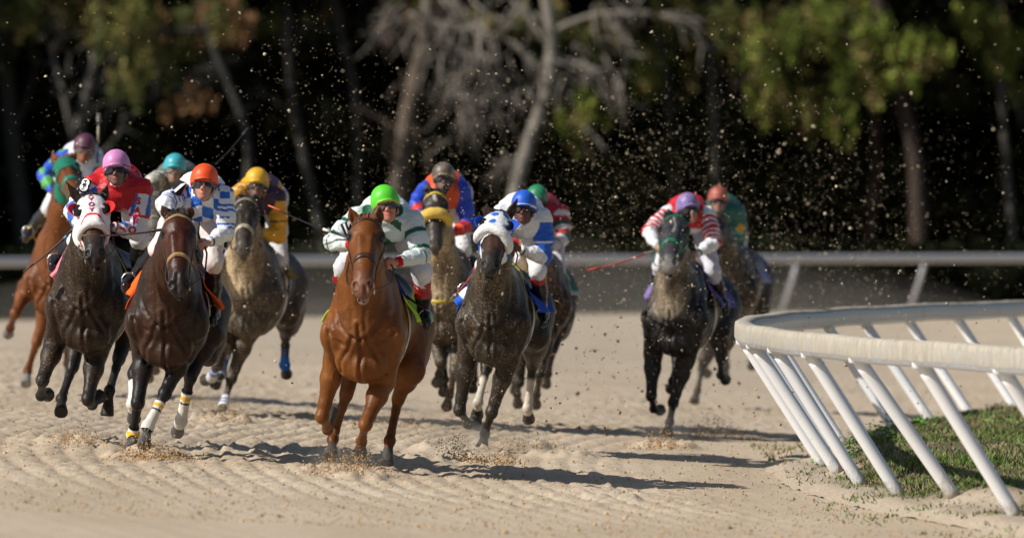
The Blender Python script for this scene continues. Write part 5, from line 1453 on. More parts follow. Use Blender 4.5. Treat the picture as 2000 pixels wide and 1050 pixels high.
# ---- number seven: bay with gold-beaded bridle, orange cap
KC = horse('dark bay racehorse with gold beaded bridle and orange saddlecloth', dict(
 at=(330, 896), chest=615, cx=328, yaw=4, vox=.0105, g=1.0,
 poll=(348, 428), muz=(350, 570), polly=-.6, hs=1.14, ears=[(315, 398, -.02), (375, 402, -.02)],
 fore_a=[(282, 690), (269, 786), (260, 848), (257, 878), (-1, 1, -1)],
 fore_b=[(358, 690), (322, 768), (289, 832), (281, 872), (-1, -1, -1)],
 hind_a=[(262, 730), (260, 788), (262, 820), (-1, -1, 1)],
 hind_b=[(372, 735), (353, 822), (346, 845), (-1, 1, 1)],
 coat=dict(base=(.016, .0085, .006), patch=(.042, .0145, .007), head=(.065, .017, .008), dust=.08, dustfront=.05, mz0=.66, points=(.010, .010, .012), hoof=(.08, .08, .085)),
 wraps={'fore_a': (.74, 1.12, stripes([(.80, V(.02, .02, .03)), (.86, V(*WHITE)), (.98, V(.75, .42, .03)), (1.04, V(*WHITE)), (1.2, V(.03, .03, .03))])),
        'fore_b': (.24, 1.12, stripes([(.28, V(.02, .02, .03)), (.34, V(*WHITE)), (.44, V(.75, .42, .03)), (.49, V(*WHITE)), (.54, V(.02, .02, .03)), (1.3, V(.66, .63, .58))])),
        'hind_b': (.30, 1.2, stripes([(.36, V(.02, .02, .03)), (.42, V(*WHITE)), (.52, V(.75, .42, .03)), (.56, V(*WHITE)), (.60, V(.02, .02, .03)), (1.4, V(.66, .63, .58))])),
        'hind_a': (.30, 1.2, stripes([(1.4, V(.66, .63, .58))]))},
 tack=dict(col=(.02, .016, .014), wid=.022, browband=(.30, .18, .08), noseband=(.30, .18, .08), beads=(.62, .42, .16)),
 cloth=dict(y=(.25, .80), fn=plain_cloth((.75, .10, .012)))))
def silk_seven(k):
    o = np.tile(V(.76, .76, .80), (len(k['v']), 1)); Bl = V(.015, .12, .55); l, t, x, z = k['lab'], k['t'], k['x'], k['z']
    m = l == 1
    o[m & ((np.floor((x + .5) / .085) + np.floor((z + 1 + .3 * np.abs(x)) / .085)) % 2 == 0) & (z < .10)] = Bl
    for i in (2, 4):
        o[(l == i) & (t < .25) & ((np.floor((x + .5) / .08) + np.floor((z + 1) / .08)) % 2 == 0)] = Bl
        w_ = t + .03 * np.sin(x * 60); o[(l == i) & (((w_ > .50) & (w_ < .62)) | ((w_ > .74) & (w_ < .86)))] = Bl
    return o
JC = rider('jockey in orange cap and white silks checked with blue, number seven on the shoulder', KC, dict(
 helm=(399, 346), face=(397, 386), turn=-3, sh_a=(350, 384), sh_b=(438, 384), el_a=(322, 398), ha_a=(345, 455), sg_a=(-1, -1), el_b=(440, 455), ha_b=(406, 474), sg_b=(-1, -1),
 kn_a=(310, 486), an_a=(262, 540), to_a=(243, 556), kn_b=(416, 512), an_b=(417, 600), to_b=(416, 622), boot0=.14,
 silk=silk_seven, cuffband=(.02, .02, .04), cap=(.82, .085, .012), band=(.030, .040, V(.10, .03, .02)), rim=(.8, .08, .012), skin=(.48, .25, .19), lens=(.03, .008, .008), gog=(.16, .16, .17),
 num=('7', 349, 366, -22, .085, .11), breech=(.72, .62, .60)))
whip('thin dark whip held level across the nose of the hooded horse by the orange-capped jockey', JC['fr'], (325, 448), (162, 460), JC['Aa'][2][1], JC['Aa'][2][1] - .30, col=(.10, .05, .06), flap=(.16, .07, .04), r=.0055)

# ---- yellow cap
KD = horse('dusty grey-brown racehorse with pale noseband behind the bay', dict(
 at=(478, 816), chest=570, cx=486, yaw=7, vox=.013, g=1.06,
 poll=(481, 398), muz=(474, 496), polly=-.6, hs=1.05, ears=[(463, 380, .03), (500, 378, .03)],
 fore_a=[(440, 655), (424, 712), (414, 736), (400, 742), (-1, 1, 1)],
 fore_b=[(484, 650), (452, 738), (437, 790), (430, 808), (-1, -1, -1)],
 hind_a=[(445, 680), (432, 730), (420, 752), (-1, -1, 1)],
 hind_b=[(560, 610), (558, 655), (556, 712), (560, 732), (1, 1, 1)],
 coat=dict(base=(.026, .020, .016), patch=(.05, .036, .026), dust=.34, dustfront=.26, mz0=.8, muzzle=(.10, .08, .065), dustchest=((.072, .063, .053), .9, -.12), hoof=(.03, .03, .03)),
 wraps={'fore_b': (.66, 1.15, stripes([(.72, V(.06, .12, .45)), (.80, V(*WHITE)), (.86, V(.06, .12, .45)), (.95, V(*WHITE)), (1.0, V(.06, .12, .45)), (1.3, V(*WHITE))])),
        'fore_a': (.2, 1.1, stripes([(.35, V(.10, .18, .45)), (.5, V(.6, .6, .58)), (.7, V(.10, .18, .45)), (1.3, V(.5, .5, .48))])),
        'hind_a': (.2, 1.1, stripes([(.35, V(.10, .18, .45)), (.5, V(.6, .6, .58)), (.7, V(.10, .18, .45)), (1.3, V(.25, .3, .4))])),
        'hind_b': (.30, 1.15, stripes([(.62, V(.05, .09, .20)), (1.4, V(.02, .16, .65))]))},
 tack=dict(col=(.32, .26, .18), wid=.03, browband=(.3, .24, .17), noseband=(.42, .35, .26)), cloth=dict(y=(.40, .85), a=1.35, fn=plain_cloth((.22, .17, .015)))))
def silk_yellow(k):
    o = np.tile(V(.68, .34, .015), (len(k['v']), 1)); M_ = V(.045, .018, .04); x, z, l, t = k['x'], k['z'], k['lab'], k['t']
    o[(l == 1) & (x > .04) & (x < .16)] = M_; o[(l == 4) & (t < .18)] = M_; o[(l == 1) & (np.abs(x) < .05) & (z < -.02)] = M_
    o[(l == 2) & (t > .35) & (t < .5)] = V(.65, .6, .5)
    return o
JD = rider('jockey in yellow cap and golden yellow silks with a dark purple sash', KD, dict(
 helm=(502, 350), face=(501, 386), sh_a=(474, 374), sh_b=(541, 386), el_a=(458, 388), ha_a=(462, 440), el_b=(545, 462), ha_b=(508, 452), kn_a=(455, 500), an_a=(448, 530), kn_b=(546, 505), an_b=(554, 545), to_b=(560, 566),
 silk=silk_yellow, cap=(.75, .42, .02), band=(.018, .028, V(.18, .10, .02)), skin=(.18, .10, .07), lens=(.05, .04, .035), gog=(.08, .06, .05), breech=(.6, .6, .62), boot=(.015, .015, .02), dust=.12, glove=(.05, .04, .035), vox=.01))

# ---- number three
def cloth_three(a, y):
    o = np.tile(V(.015, .07, .42), (len(a), 1)); o[(np.abs(a) < .45) & (y < .4)] = V(.62, .70, .10); o[(a < -.5) & (np.abs(y - .4) < .2)] = V(.75, .75, .78); return o
KE = horse('dark bay racehorse in a white hood with blue spots and white hind socks', dict(
 at=(962, 884), chest=620, cx=966, yaw=8, vox=.0105, g=1.0,
 poll=(972, 430), muz=(957, 528), polly=-.62, hs=1.18, roll=-5, ears=[(949, 394, -.02), (1012, 384, -.02)],
 fore_a=[(914, 690), (898, 800), (914, 828), (930, 822), (-1, 1, 1)],
 fore_b=[(992, 705), (960, 805), (947, 848), (941, 874), (-1, 1, -1)],
 hind_a=[(950, 718), (934, 785), (932, 812), (-1, -1, 1)],
 hind_b=[(1045, 655), (1040, 712), (1031, 796), (1033, 820), (1, 1, 1)],
 sock={'hind_a': 1, 'hind_b': 1},
 coat=dict(base=(.014, .010, .008), patch=(.030, .019, .013), dust=.26, dustfront=.24, mz0=.66, head=(.05, .022, .014), hoof=(.02, .018, .016)),
 tack=dict(col=(.02, .014, .012), wid=.02, browband=False, noseband=False, fleece=(.47, .046, (.80, .80, .80), .09), hood=dict(fn=hood_spots, cups=(.015, .07, .5), u1=.52)),
 cloth=dict(y=(.32, 1.0), fn=cloth_three)))
def silk_three(k):
    o = np.tile(V(.76, .76, .78), (len(k['v']), 1)); Bl = V(.012, .11, .58); l, t, x, z = k['lab'], k['t'], k['x'], k['z']
    o[(l == 4) & (t > .20)] = Bl; o[(l == 2) & (t > .45)] = Bl
    o[(l == 1) & ((x - .10) ** 2 + (z - .055) ** 2 < .0011)] = Bl; o[(l == 1) & ((x + .16) ** 2 + (z - .02) ** 2 < .0012)] = Bl
    o[(l == 1) & (z < -.03) & (z > -.075) & (np.abs(x + .03) < .06)] = Bl
    return o
JE = rider('jockey in blue cap and white silks with blue sleeves, number three at the shoulder', KE, dict(
 helm=(1023, 395), face=(1023, 434), turn=-8, sh_a=(980, 418), sh_b=(1060, 426), el_a=(948, 448), ha_a=(985, 486), el_b=(1063, 502), ha_b=(1014, 486), sg_b=(-1, -1),
 kn_a=(945, 520), an_a=(918, 560), to_a=(896, 574), kn_b=(1050, 528), an_b=(1058, 600), to_b=(1062, 632), boot0=.12, boot_top=(.38, .02, .02), top1=.3,
 silk=silk_three, cuffband=(.01, .01, .015), cap=(.015, .11, .60), band=(.020, .036, V(.7, .72, .8)), skin=(.13, .055, .035), lens=(.05, .012, .01), gog=(.015, .012, .012),
 num=('3', 941, 436, -28, .09, .11), breech=(.70, .70, .74), rein=(.35, .14, .05)))
whip('red racing whip with dark tip held low by the blue-capped jockey', JE['fr'], (938, 516), (880, 584), JE['Aa'][2][1] + .1, JE['Aa'][2][1] + .15, col=(.5, .02, .03), flap=(.35, .33, .3), grip=(.4, .02, .02))

# ---- dark grey cap
KF = horse('dark brown racehorse with thick yellow fleece noseband and yellow bridle', dict(
 at=(862, 836), chest=585, cx=868, yaw=11, vox=.014, g=1.0,
 poll=(850, 384), muz=(850, 486), polly=-.6, hs=1.06, ears=[(836, 352, .02), (874, 352, .02)],
 fore_a=[(842, 640), (860, 706), (858, 730), (853, 748), (-1, 1, 1)],
 fore_b=[(895, 655), (888, 725), (878, 770), (872, 796), (-1, 1, 1)],
 hind_a=[(866, 690), (868, 740), (866, 768), (-1, -1, 1)],
 hind_b=[(935, 610), (930, 680), (925, 740), (922, 760), (1, 1, 1)],
 coat=dict(base=(.022, .015, .012), patch=(.04, .026, .019), head=(.045, .038, .034), star=(.10, .22, .020), dust=.35, dustfront=.25, mz0=.7, muzzle=(.07, .055, .05), dustchest=((.055, .04, .03), .8, -.05)),
 tack=dict(col=(.60, .44, .06), wid=.026, browband=(.62, .46, .05), noseband=False, fleece=(.50, .052, (.66, .46, .10)), breast=(.5, .36, .04)), cloth=dict(y=(.34, 1.0), fn=plain_cloth((.12, .05, .02)))))
def silk_orange(k):
    o = np.tile(V(.72, .09, .015), (len(k['v']), 1)); Bl = V(.015, .06, .50); l, t, x = k['lab'], k['t'], k['x']
    o[np.isin(l, (2, 4))] = Bl; o[(l == 1) & (x > .15)] = Bl; o[(l == 3) & (t < .4)] = Bl; o[(l == 5) & (t < .25)] = Bl; o[np.isin(l, (3, 5)) & (t > .4)] = V(.55, .03, .02)
    return o
JF = rider('jockey in charcoal cap and orange silks with royal blue sleeves', KF, dict(
 helm=(866, 338), face=(867, 370), sh_a=(830, 372), sh_b=(903, 372), el_a=(812, 400), ha_a=(828, 432), el_b=(914, 440), ha_b=(884, 456), kn_a=(830, 470), an_a=(822, 530), kn_b=(905, 486), an_b=(912, 540),
 silk=silk_orange, cap=(.035, .035, .045), band=(.022, .036, V(.35, .24, .12)), skin=(.20, .12, .09), lens=(.04, .03, .03), dust=.15, capdust=.6, vox=.0105))

# ---- green cap behind number three
KG = horse('brown racehorse whose rump shows behind the spotted hood horse', dict(
 at=(1050, 832), chest=585, cx=1052, yaw=2, vox=.014, g=1.02,
 poll=(1040, 400), muz=(1036, 500), polly=-.55, hs=1.0, ears=[(1028, 384, .02), (1052, 384, .02)],
 fore_a=[(1020, 655), (1014, 745), (1010, 770), (1012, 790), (-1, 1, 1)],
 fore_b=[(1066, 660), (1054, 728), (1048, 770), (1046, 792), (-1, 1, 1)],
 hind_a=[(1000, 690), (1006, 740), (1006, 764), (-1, -1, 1)],
 hind_b=[(1080, 680), (1070, 730), (1066, 752), (-1, 1, 1)],
 coat=dict(base=(.035, .017, .010), patch=(.06, .028, .015), dust=.3, dustfront=.4), tack=dict(), cloth=dict(y=(.34, 1.0), bot=0, fn=plain_cloth((.01, .22, .10), V(.6, .62, .6)))))
def silk_rwg(k):
    o = np.tile(V(.45, .015, .03), (len(k['v']), 1)); W_ = V(.70, .68, .66); l, t, x, z = k['lab'], k['t'], k['x'], k['z']
    o[(l == 4) & (t > .12)] = W_; o[(l == 4) & (t > .45) & (t < .95)] = V(.50, .02, .03) * .9; o[(l == 4) & (t > .80)] = V(.012, .10, .06); o[(l == 5) & (t < .3)] = V(.012, .10, .06); o[(l == 5) & (t >= .3)] = W_
    o[(l == 2)] = W_
    return o
JG = rider('jockey in green cap and red, white and green silks half hidden behind the blue cap', KG, dict(
 helm=(1049, 382), face=(1047, 416), sh_a=(1010, 412), sh_b=(1094, 414), el_a=(1000, 450), ha_a=(1030, 490), el_b=(1101, 466), ha_b=(1076, 486), kn_a=(1018, 520), an_a=(1012, 580), kn_b=(1090, 520), an_b=(1096, 580),
 silk=silk_rwg, cap=(.01, .22, .10), rim=(.35, .30, .15), skin=(.24, .13, .09), dust=.06, capdust=.3, vox=.0105))

# ---- purple cap
KH = horse('black racehorse with grey dusty chest and green bridle', dict(
 at=(1322, 852), chest=610, cx=1322, yaw=14, vox=.012, g=1.02,
 poll=(1320, 436), muz=(1305, 524), polly=-.62, hs=1.26, ears=[(1304, 406, .0), (1346, 408, .0)],
 fore_a=[(1276, 690), (1272, 772), (1277, 798), (1290, 800), (-1, 1, 1)],
 fore_b=[(1340, 700), (1315, 786), (1308, 824), (1303, 848), (-1, -1, -1)],
 hind_a=[(1322, 705), (1314, 744), (1310, 760), (-1, -1, 1)],
 hind_b=[(1402, 640), (1408, 700), (1408, 732), (1418, 742), (1, 1, 1)],
 coat=dict(base=(.006, .0065, .009), patch=(.012, .013, .016), head=(.045, .045, .048), star=(.12, .42, .011), starcol=(.25, .25, .25), dust=.12, dustfront=.1, dz=(-.10, .02), mz0=.82, muzzle=(.19, .175, .165), lip=(.34, .28, .24), dustchest=((.125, .108, .088), 1.5, -.07, .23), hoof=(.012, .012, .012)),
 tack=dict(col=(.01, .16, .09), wid=.026, cheek=(.01, .16, .09)), cloth=dict(y=(.28, .98), fn=plain_cloth((.13, .09, .30)))))
def silk_red(k):
    o = np.tile(V(.56, .012, .018), (len(k['v']), 1)); W_ = V(.74, .74, .78); l, t, x, z = k['lab'], k['t'], k['x'], k['z']
    for i, A in ((2, k['Aa']), (4, k['Ab'])):
        s0, e, h = A; dx = np.abs((k['v'][:, 0] - (s0 + (e - s0) * t[:, None])[:, 0])) / k['g']
        w_ = t - dx * 1.6 + .12
        o[(l == i) & ((w_ < .28) | ((w_ > .46) & (w_ < .60)) | ((w_ > .78) & (w_ < .92)))] = W_
        o[(l == i + 1) & (t > .06)] = W_
    o[(l == 1) & (z < -.13)] = W_; o[(l == 1) & (np.abs(z + .20) < .02)] = V(.56, .012, .018)
    return o
JH = rider('jockey in purple cap and red silks with red chevrons on white sleeves', KH, dict(
 helm=(1343, 398), face=(1349, 430), turn=14, sh_a=(1304, 418), sh_b=(1381, 420), el_a=(1268, 452), ha_a=(1284, 482), el_b=(1394, 474), ha_b=(1360, 496), kn_a=(1290, 520), an_a=(1284, 560), kn_b=(1392, 528), an_b=(1408, 582), to_b=(1420, 606), boot0=.42,
 silk=silk_red, cuffband=(.08, .07, .06), cap=(.16, .12, .42), rim=(.4, .38, .4), skin=(.40, .24, .16), strap=(.05, .04, .04), dust=.05, capdust=.75, breech=(.60, .60, .66), num=(' ', 1306, 420, -30, .07, .10), rein=(.01, .16, .09), vox=.0095))
whip('long whip wound in red with red flap held out by the purple-capped jockey', JH['fr'], (1282, 489), (1147, 528), JH['Aa'][2][1], JH['Aa'][2][1] - .05, col=(.42, .05, .05), flap=(.5, .03, .02), grip=(.08, .07, .06), tipband=(.30, .33, (.7, .7, .65)), r=.006)

# ---- brick-red cap at the right
KI = horse('blackish racehorse splashed with sand at the right behind the black one', dict(
 at=(1420, 800), chest=560, cx=1426, yaw=9, vox=.015, g=1.03,
 poll=(1398, 430), muz=(1392, 500), polly=-.6, hs=1.0, ears=[(1386, 410, .0), (1410, 410, .0)],
 fore_a=[(1392, 640), (1372, 700), (1374, 722), (1382, 730), (-1, 1, 1)],
 fore_b=[(1420, 640), (1372, 716), (1362, 764), (1356, 784), (-1, -1, -1)],
 hind_a=[(1420, 670), (1418, 716), (1416, 734), (-1, -1, 1)],
 hind_b=[(1480, 600), (1476, 660), (1470, 700), (1468, 716), (1, 1, 1)],
 coat=dict(base=(.010, .009, .009), patch=(.02, .017, .016), dust=.3, dustfront=.1, hoof=(.05, .045, .04)), tack=dict(col=(.12, .09, .05)), cloth=dict(y=(.34, 1.0), fn=plain_cloth((.22, .23, .40)))))
def silk_green2(k):
    o = np.tile(V(.02, .13, .10), (len(k['v']), 1)); l, t, x, z = k['lab'], k['t'], k['x'], k['z']; Y_ = V(.72, .36, .02)
    v = k['v']; 
    s0, e, h = k['Ab']; c0 = s0 + (e - s0) * .62; o[(l == 4) & ((np.abs(v[:, 0] - c0[0] - .01) / .9 + np.abs(v[:, 2] - c0[2])) < .062 * k['g'])] = Y_
    o[(l == 1) & (np.abs(z + .14) < .03) & (np.abs(x - .02) < .05)] = Y_ * .7
    return o
JI = rider('jockey in brick-red cap and dark green silks with a yellow diamond on the sleeve', KI, dict(
 helm=(1403, 382), face=(1402, 416), sh_a=(1376, 412), sh_b=(1442, 414), el_a=(1366, 440), ha_a=(1385, 470), el_b=(1446, 466), ha_b=(1424, 462), kn_a=(1385, 500), an_a=(1380, 540), kn_b=(1448, 505), an_b=(1452, 550),
 silk=silk_green2, cap=(.36, .085, .06), rim=(.30, .10, .07), skin=(.33, .18, .13), dust=.12, capdust=.35, vox=.011, glove=(.5, .48, .44)))

# ---- teal cap
KJ = horse('dusty grey racehorse mostly hidden between the white hood and the bay', dict(
 at=(325, 806), chest=545, cx=325, yaw=6, vox=.015, g=1.0,
 poll=(300, 392), muz=(304, 470), polly=-.6, hs=1.0, ears=[(286, 372, .0), (312, 366, .0)],
 fore_a=[(295, 620), (290, 690), (288, 720), (290, 740), (-1, 1, 1)],
 fore_b=[(340, 625), (334, 700), (330, 740), (328, 760), (-1, 1, 1)],
 hind_a=[(300, 650), (300, 700), (302, 725), (-1, -1, 1)],
 hind_b=[(350, 650), (350, 700), (350, 726), (-1, 1, 1)],
 coat=dict(base=(.07, .066, .060), patch=(.13, .12, .10), dust=.7, dustfront=.3, mane=(.12, .11, .10)), tack=dict(col=(.25, .22, .18)), cloth=dict(y=(.34, 1.0), fn=plain_cloth((.3, .3, .28)))))
JJ = rider('jockey in turquoise cap and dust-covered grey silks behind the orange cap', KJ, dict(
 helm=(342, 321), face=(339, 356), sh_a=(312, 350), sh_b=(378, 352), el_a=(297, 354), ha_a=(303, 408), sg_a=(-1, -1), el_b=(386, 400), ha_b=(352, 420), kn_a=(305, 470), an_a=(300, 520), kn_b=(370, 470), an_b=(372, 520),
 silk=lambda k: np.where((k['t'] * (k['lab'] == 2) > .3)[:, None], V(.5, .48, .42), V(.13, .15, .14)) * 1.0, cap=(.03, .38, .46), rim=(.30, .36, .30), skin=(.28, .19, .14), lens=(.2, .16, .12), gog=(.2, .17, .14), dust=.35, capdust=.25, vox=.011))
whip('faint slender whip raised behind the orange cap', JJ['fr'], (424, 318), (484, 250), .0, .2, col=(.05, .045, .045), flap=(.06, .055, .05), r=.0026)

# ---- maroon cap
KK = horse('bright chestnut racehorse in a green hood at the far left of the pack', dict(
 at=(108, 772), chest=540, cx=112, yaw=5, vox=.013, g=1.06,
 poll=(126, 322), muz=(150, 392), polly=-.55, hs=1.12, hyaw=-24, ears=[(102, 290, .0), (150, 296, .02)],
 fore_a=[(52, 560), (30, 612), (20, 640), (16, 652), (-1, 1, 1)],
 fore_b=[(100, 580), (110, 640), (112, 668), (118, 680), (-1, 1, 1)],
 hind_a=[(72, 668), (54, 724), (50, 750), (1, 1, -1)],
 hind_b=[(130, 660), (132, 710), (136, 730), (-1, 1, 1)],
 coat=dict(base=(.125, .040, .012), patch=(.18, .060, .018), black_legs=False, points=(.12, .05, .03), muzzle=(.10, .05, .03), dust=.05, mane=(.20, .07, .02), hoof=(.22, .21, .20), earin=(.30, .11, .04)),
 tack=dict(col=(.01, .20, .13), wid=.034, browband=False, hood=dict(fn=hood_green, u1=.36)), cloth=dict(y=(.34, 1.0), fn=plain_cloth((.60, .40, .06)))))
def silk_multi(k):
    o = np.tile(V(.74, .74, .78), (len(k['v']), 1)); l, t, x, z = k['lab'], k['t'], k['x'], k['z']
    m = np.isin(l, (2, 3, 4)) & ~((l == 4) & (t < .5)); n = vnoise(k['v'], 16, 5)
    o[m] = V(.03, .10, .60); o[m & (n > .05)] = V(.10, .42, .10)
    return o
JK = rider('jockey in maroon cap and white silks with blue and green sleeves at the far left', KK, dict(
 helm=(166, 282), face=(161, 318), turn=6, sh_a=(126, 308), sh_b=(194, 318), el_a=(86, 342), ha_a=(104, 376), el_b=(202, 368), ha_b=(176, 390), kn_a=(98, 404), an_a=(62, 446), to_a=(48, 462), kn_b=(170, 430), an_b=(176, 490),
 silk=silk_multi, cap=(.10, .03, .06), rim=(.45, .20, .08), skin=(.27, .10, .05), lens=(.12, .08, .06), gog=(.25, .2, .16), strap=(.4, .3, .2), boot=(.03, .03, .035), leather=(.35, .2, .04), vox=.0105))
whip('upright whip with blue shaft standing beside the pink cap', JK['fr'], (190, 334), (193, 221), .0, .05, col=(.03, .07, .22), flap=(.10, .09, .08), tipband=(.48, .8, (.35, .3, .22)), r=.006)

ORG, WH_ = (.85, .13, .012), (.75, .75, .70)
loose_cloth(KC, [(338, 468), (304, 498), (282, 522), (262, 548), (246, 574)], [(344, 484), (316, 510), (303, 530), (288, 556), (274, 586)], [WH_, ORG, ORG, ORG])
loose_cloth(KB, [(148, 462), (136, 470), (122, 500), (110, 522), (98, 538)], [(154, 478), (150, 486), (138, 506), (124, 528), (110, 550)], [(.55, .30, .05), (.75, .22, .30), (.75, .22, .30)])
loose_cloth(KE, [(936, 536), (922, 550), (900, 570), (886, 588)], [(948, 552), (938, 568), (918, 590), (906, 614)], [(.66, .72, .08), (.015, .10, .50), (.72, .74, .8), (.015, .10, .50)])
loose_cloth(KA, [(684, 538), (668, 562), (652, 582)], [(690, 548), (676, 574), (664, 602)], [(.60, .78, .06)])
loose_cloth(KH, [(1286, 546), (1268, 558), (1258, 578)], [(1292, 566), (1282, 584), (1268, 606)], [(.20, .15, .36)])
# ------------------------------------------------------------------ flying sand and dust
def clod_mat():
    m, nt, b = new_mat('flying_sand')
    at = N(nt, 'ShaderNodeVertexColor', layer_name='Col'); nt.links.new(at.outputs[0], b.inputs['Base Color']); b.inputs['Roughness'].default_value = .9; b.inputs['Specular IOR Level'].default_value = .2
    return m
M_CLOD = clod_mat()
OCT_V = np.array([[1, 0, 0], [-1, 0, 0], [0, 1, 0], [0, -1, 0], [0, 0, 1], [0, 0, -1]], float)
OCT_F = np.array([[0, 2, 4], [2, 1, 4], [1, 3, 4], [3, 0, 4], [2, 0, 5], [1, 2, 5], [3, 1, 5], [0, 3, 5]])
def clods(name, c, s, col, label, cat):
    n = len(c); v = c[:, None, :] + OCT_V[None] * (s[:, None, None] * RNG.uniform(.45, 1.3, (n, 6, 1))) + RNG.normal(0, .25, (n, 6, 3)) * s[:, None, None]
    f = (OCT_F[None] + np.arange(n)[:, None, None] * 6).reshape(-1, 3)
    return tag(mesh_obj(name, v.reshape(-1, 3), f, M_CLOD, None, np.repeat(col, 6, 0), False), label, cat, kind='stuff')

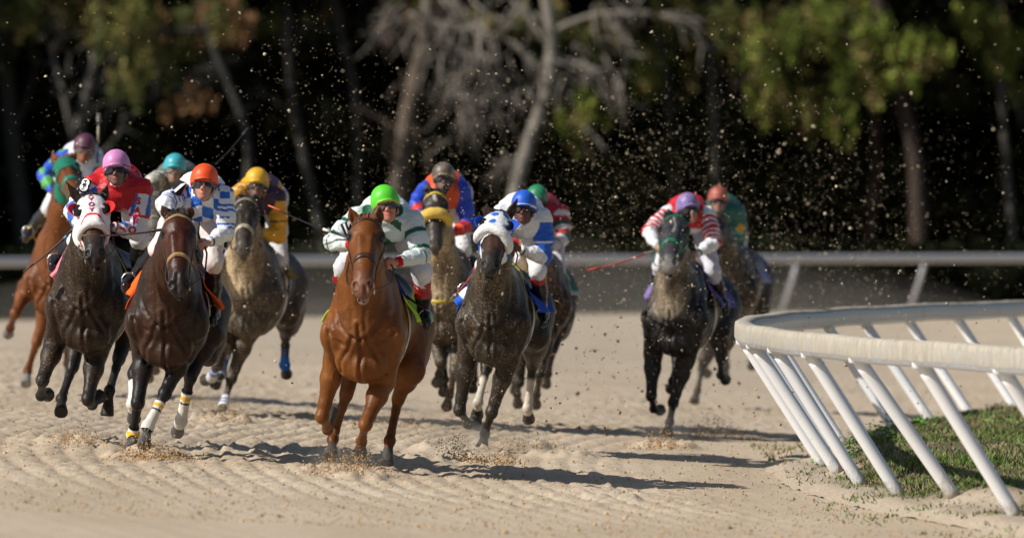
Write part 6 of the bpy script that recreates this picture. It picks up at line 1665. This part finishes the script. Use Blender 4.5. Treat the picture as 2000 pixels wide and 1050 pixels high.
def build_sand_air():
    # (x, y, z) middle, spread, how many: the air behind and over the pack
    G = [((1.2, 70, 1.8), (1.5, 6, .8), 3600), ((.3, 68, 2.5), (1.5, 5, .9), 1900), ((-1.9, 63, 2.4), (1.3, 4, .8), 1500), ((3.0, 76, 1.5), (1.2, 6, .7), 1300),
         ((-.7, 65, 3.2), (1.1, 4, .8), 700), ((2.7, 72, 2.7), (1.5, 5, .9), 1000), ((-3.1, 66, 3.0), (.9, 4, .8), 400), ((1.6, 66, 1.0), (1.4, 4, .5), 900), ((2.2, 66, 1.0), (1.2, 4, .5), 700),
         ((4.4, 76, 1.8), (1.1, 5, .7), 160), ((-2.45, 62, 1.6), (.35, 1.2, .5), 260), ((-.35, 59, 1.2), (.3, 1.2, .5), 260), ((.4, 57.5, 1.0), (.35, 1.2, .45), 240), ((.6, 66, 1.8), (2.6, 7, 1.0), 900), ((2, 90, 2), (4, 10, 1), 900)]
    c = np.vstack([np.array(m) + RNG.normal(0, 1, (n, 3)) * np.array(s) for m, s, n in G])
    # streams of thrown clods rising from the hooves
    for (x, y, vx, vz, n) in [(-2.6, 63, -.1, 3.9, 60), (-2.2, 66, .15, 4.1, 60), (-.9, 66, -.25, 4.4, 70), (-1.1, 70, .1, 4.6, 70), (1.9, 72, .1, 3.9, 60), (3.2, 78, .5, 4.3, 60), (2.2, 76, .4, 3.6, 60), (4.0, 80, .8, 4.0, 60)]:
        t = RNG.uniform(.05, .75, n); q = np.stack([x + vx * t * 3 + RNG.normal(0, .12, n), y + RNG.normal(0, .8, n), vz * t - 4.9 * t * t * .8 + RNG.normal(0, .12, n)], 1); c = np.vstack([c, q])
    c = np.vstack([c, c + RNG.normal(0, .25, c.shape), c + RNG.normal(0, .4, c.shape)])
    nn = fbm(c * V(1, .25, .55), 1.3, 3, 77); c = c[RNG.random(len(c)) < np.clip(.56 + nn * 2.0, .08, 1)]
    c = c[(c[:, 2] > .05) & (c[:, 1] > 56.5)]
    n = len(c); s = np.exp(RNG.normal(math.log(.0022), .62, n)); s = np.where(RNG.random(n) < .03, s * 2.4, s); s = np.clip(s, .0010, .020)
    col = np.array(lin(228, 210, 178)) * RNG.uniform(.35, 1.15, (n, 1))
    clods('flying_sand', c, s, col, 'sand and small clods thrown up into the air by the hooves', 'flying sand')
    c, s, col = [], [], []
    SP = [(675, 905, 52.9, .28, 900, .17), (280, 892, 53.9, .22, 700, .14), (330, 893, 54.2, .20, 300, .10), (150, 860, 56.5, .25, 500, .16), (445, 812, 64.5, .25, 450, .16), (890, 872, 57.8, .16, 350, .22), (960, 880, 57, .32, 500, .10), (1010, 845, 61, .4, 400, .18),
          (1290, 848, 63.5, .25, 500, .14), (1395, 822, 68, .38, 600, .16), (760, 800, 66, .4, 300, .25), (400, 770, 70, .4, 300, .14)]
    for (px, py, D, w_, n, h) in SP:
        o = V((px - 1000) * D / FPX, D, 0); z0 = gz(o[0], D)
        x = RNG.normal(0, w_ * .5, n); y = RNG.normal(0, w_ * 1.2, n); z = np.abs(RNG.normal(0, h * .62, n)) * np.exp(-(x / w_) ** 2)
        k = np.stack([o[0] + x, D + y, z0 + .01 + z], 1); c.append(k); s.append(RNG.uniform(.003, .0085, n) * np.where(z < .05, 1.25, 1)); col.append(np.array(lin(196, 160, 116)) * RNG.uniform(.45, 1.2, (n, 1)))
    # dark brown clods low over the track, their shadow side put into the colour
    n = 650; k = np.stack([RNG.normal(.9, 1.6, n), RNG.normal(66, 6, n), np.abs(RNG.normal(.45, .35, n)) + .04], 1); c.append(k); s.append(np.exp(RNG.normal(math.log(.0065), .5, n))); col.append(np.array(lin(110, 84, 56)) * RNG.uniform(.5, 1.2, (n, 1)))
    c, s, col = np.vstack(c), np.clip(np.concatenate(s), .002, .018), np.vstack(col); k = (c[:, 1] > 51)
    clods('sand_spray', c[k], s[k], col[k], 'bursts of damp brown sand kicked up where the hooves strike the track, with flying clods coloured dark as if shaded', 'sand spray')
    # loose crumbs lying on the raked sand
    n = 16000; D = 44 + RNG.uniform(0, 1, n) ** 1.4 * 40; X = RNG.uniform(-1, 1, n) * D * .076; k = (np.hypot(X - RC[0], D - RC[1]) - RR) > -.6; X, D = X[k], D[k]; n = len(X)
    Z = bank(X, D) + relief(X, D) + .002
    clods('sand_crumbs', np.stack([X, D, Z], 1), np.clip(np.exp(RNG.normal(math.log(.006), .45, n)), .003, .02), np.array(lin(190, 160, 122)) * RNG.uniform(.55, 1.15, (n, 1)), 'crumbs and lumps of sand lying loose on the raked track', 'sand crumbs')

def build_dust():
    m = bpy.data.materials.new('dust'); m.use_nodes = True; nt = m.node_tree; nt.nodes.remove(nt.nodes['Principled BSDF'])
    pv = N(nt, 'ShaderNodeVolumePrincipled'); pv.inputs['Color'].default_value = (.80, .72, .60, 1); pv.inputs['Density'].default_value = .0066; pv.inputs['Anisotropy'].default_value = .2
    nt.links.new(pv.outputs[0], nt.nodes['Material Output'].inputs['Volume'])
    rg = np.random.default_rng(5)
    E = [(1.4, 98, .5, 5.2, 15, 1.0), (-3.5, 92, .5, 5.0, 13, .95), (.9, 74, .3, 3.0, 6, .7), (-.8, 108, .8, 3.5, 8, 1.3), (2.6, 88, .5, 2.6, 7, 1.0), (4.6, 104, .35, 3.4, 8, .8), (-5.5, 104, .3, 3.6, 8, .9)]
    def puff(mat, e, lab):
        b = Buf(); b.blob(V(0, 0, 0), e[3:6], (1, 1, 1), 40, 24); o = b.obj('dust_cloud', mat); v = np.array([q.co[:] for q in o.data.vertices]); v *= (1 + .22 * fbm(v / np.array(e[3:6]), 1.6, 2, int(rg.integers(90))))[:, None]
        o.data.vertices.foreach_set('co', v.astype(np.float32).ravel()); o.data.update(); o.location = e[:3]; tag(o, lab, 'dust', kind='stuff')
    for e in E: puff(m, e, 'thin tan dust hanging low over the track behind the horses')
    m2 = m.copy(); [n for n in m2.node_tree.nodes if n.type == 'PRINCIPLED_VOLUME'][0].inputs['Density'].default_value = .16
    for (px, py, D) in [(1385, 822, 68), (1300, 846, 64.5), (900, 866, 59), (985, 862, 60.5), (440, 808, 65.5), (150, 846, 58.5), (775, 800, 66), (320, 880, 55.5), (680, 900, 53.8), (400, 775, 70)]:
        X = (px - 1000) * D / FPX; puff(m2, (X, D, gz(X, D) + .08, rg.uniform(.25, .45), rg.uniform(.6, 1.1), rg.uniform(.13, .24)), 'puff of dust raised where a hoof strikes the sand')

build_ground(); build_infield(); build_inner_rail(); build_outer_rail(); build_forest()
build_sand_air(); build_dust()
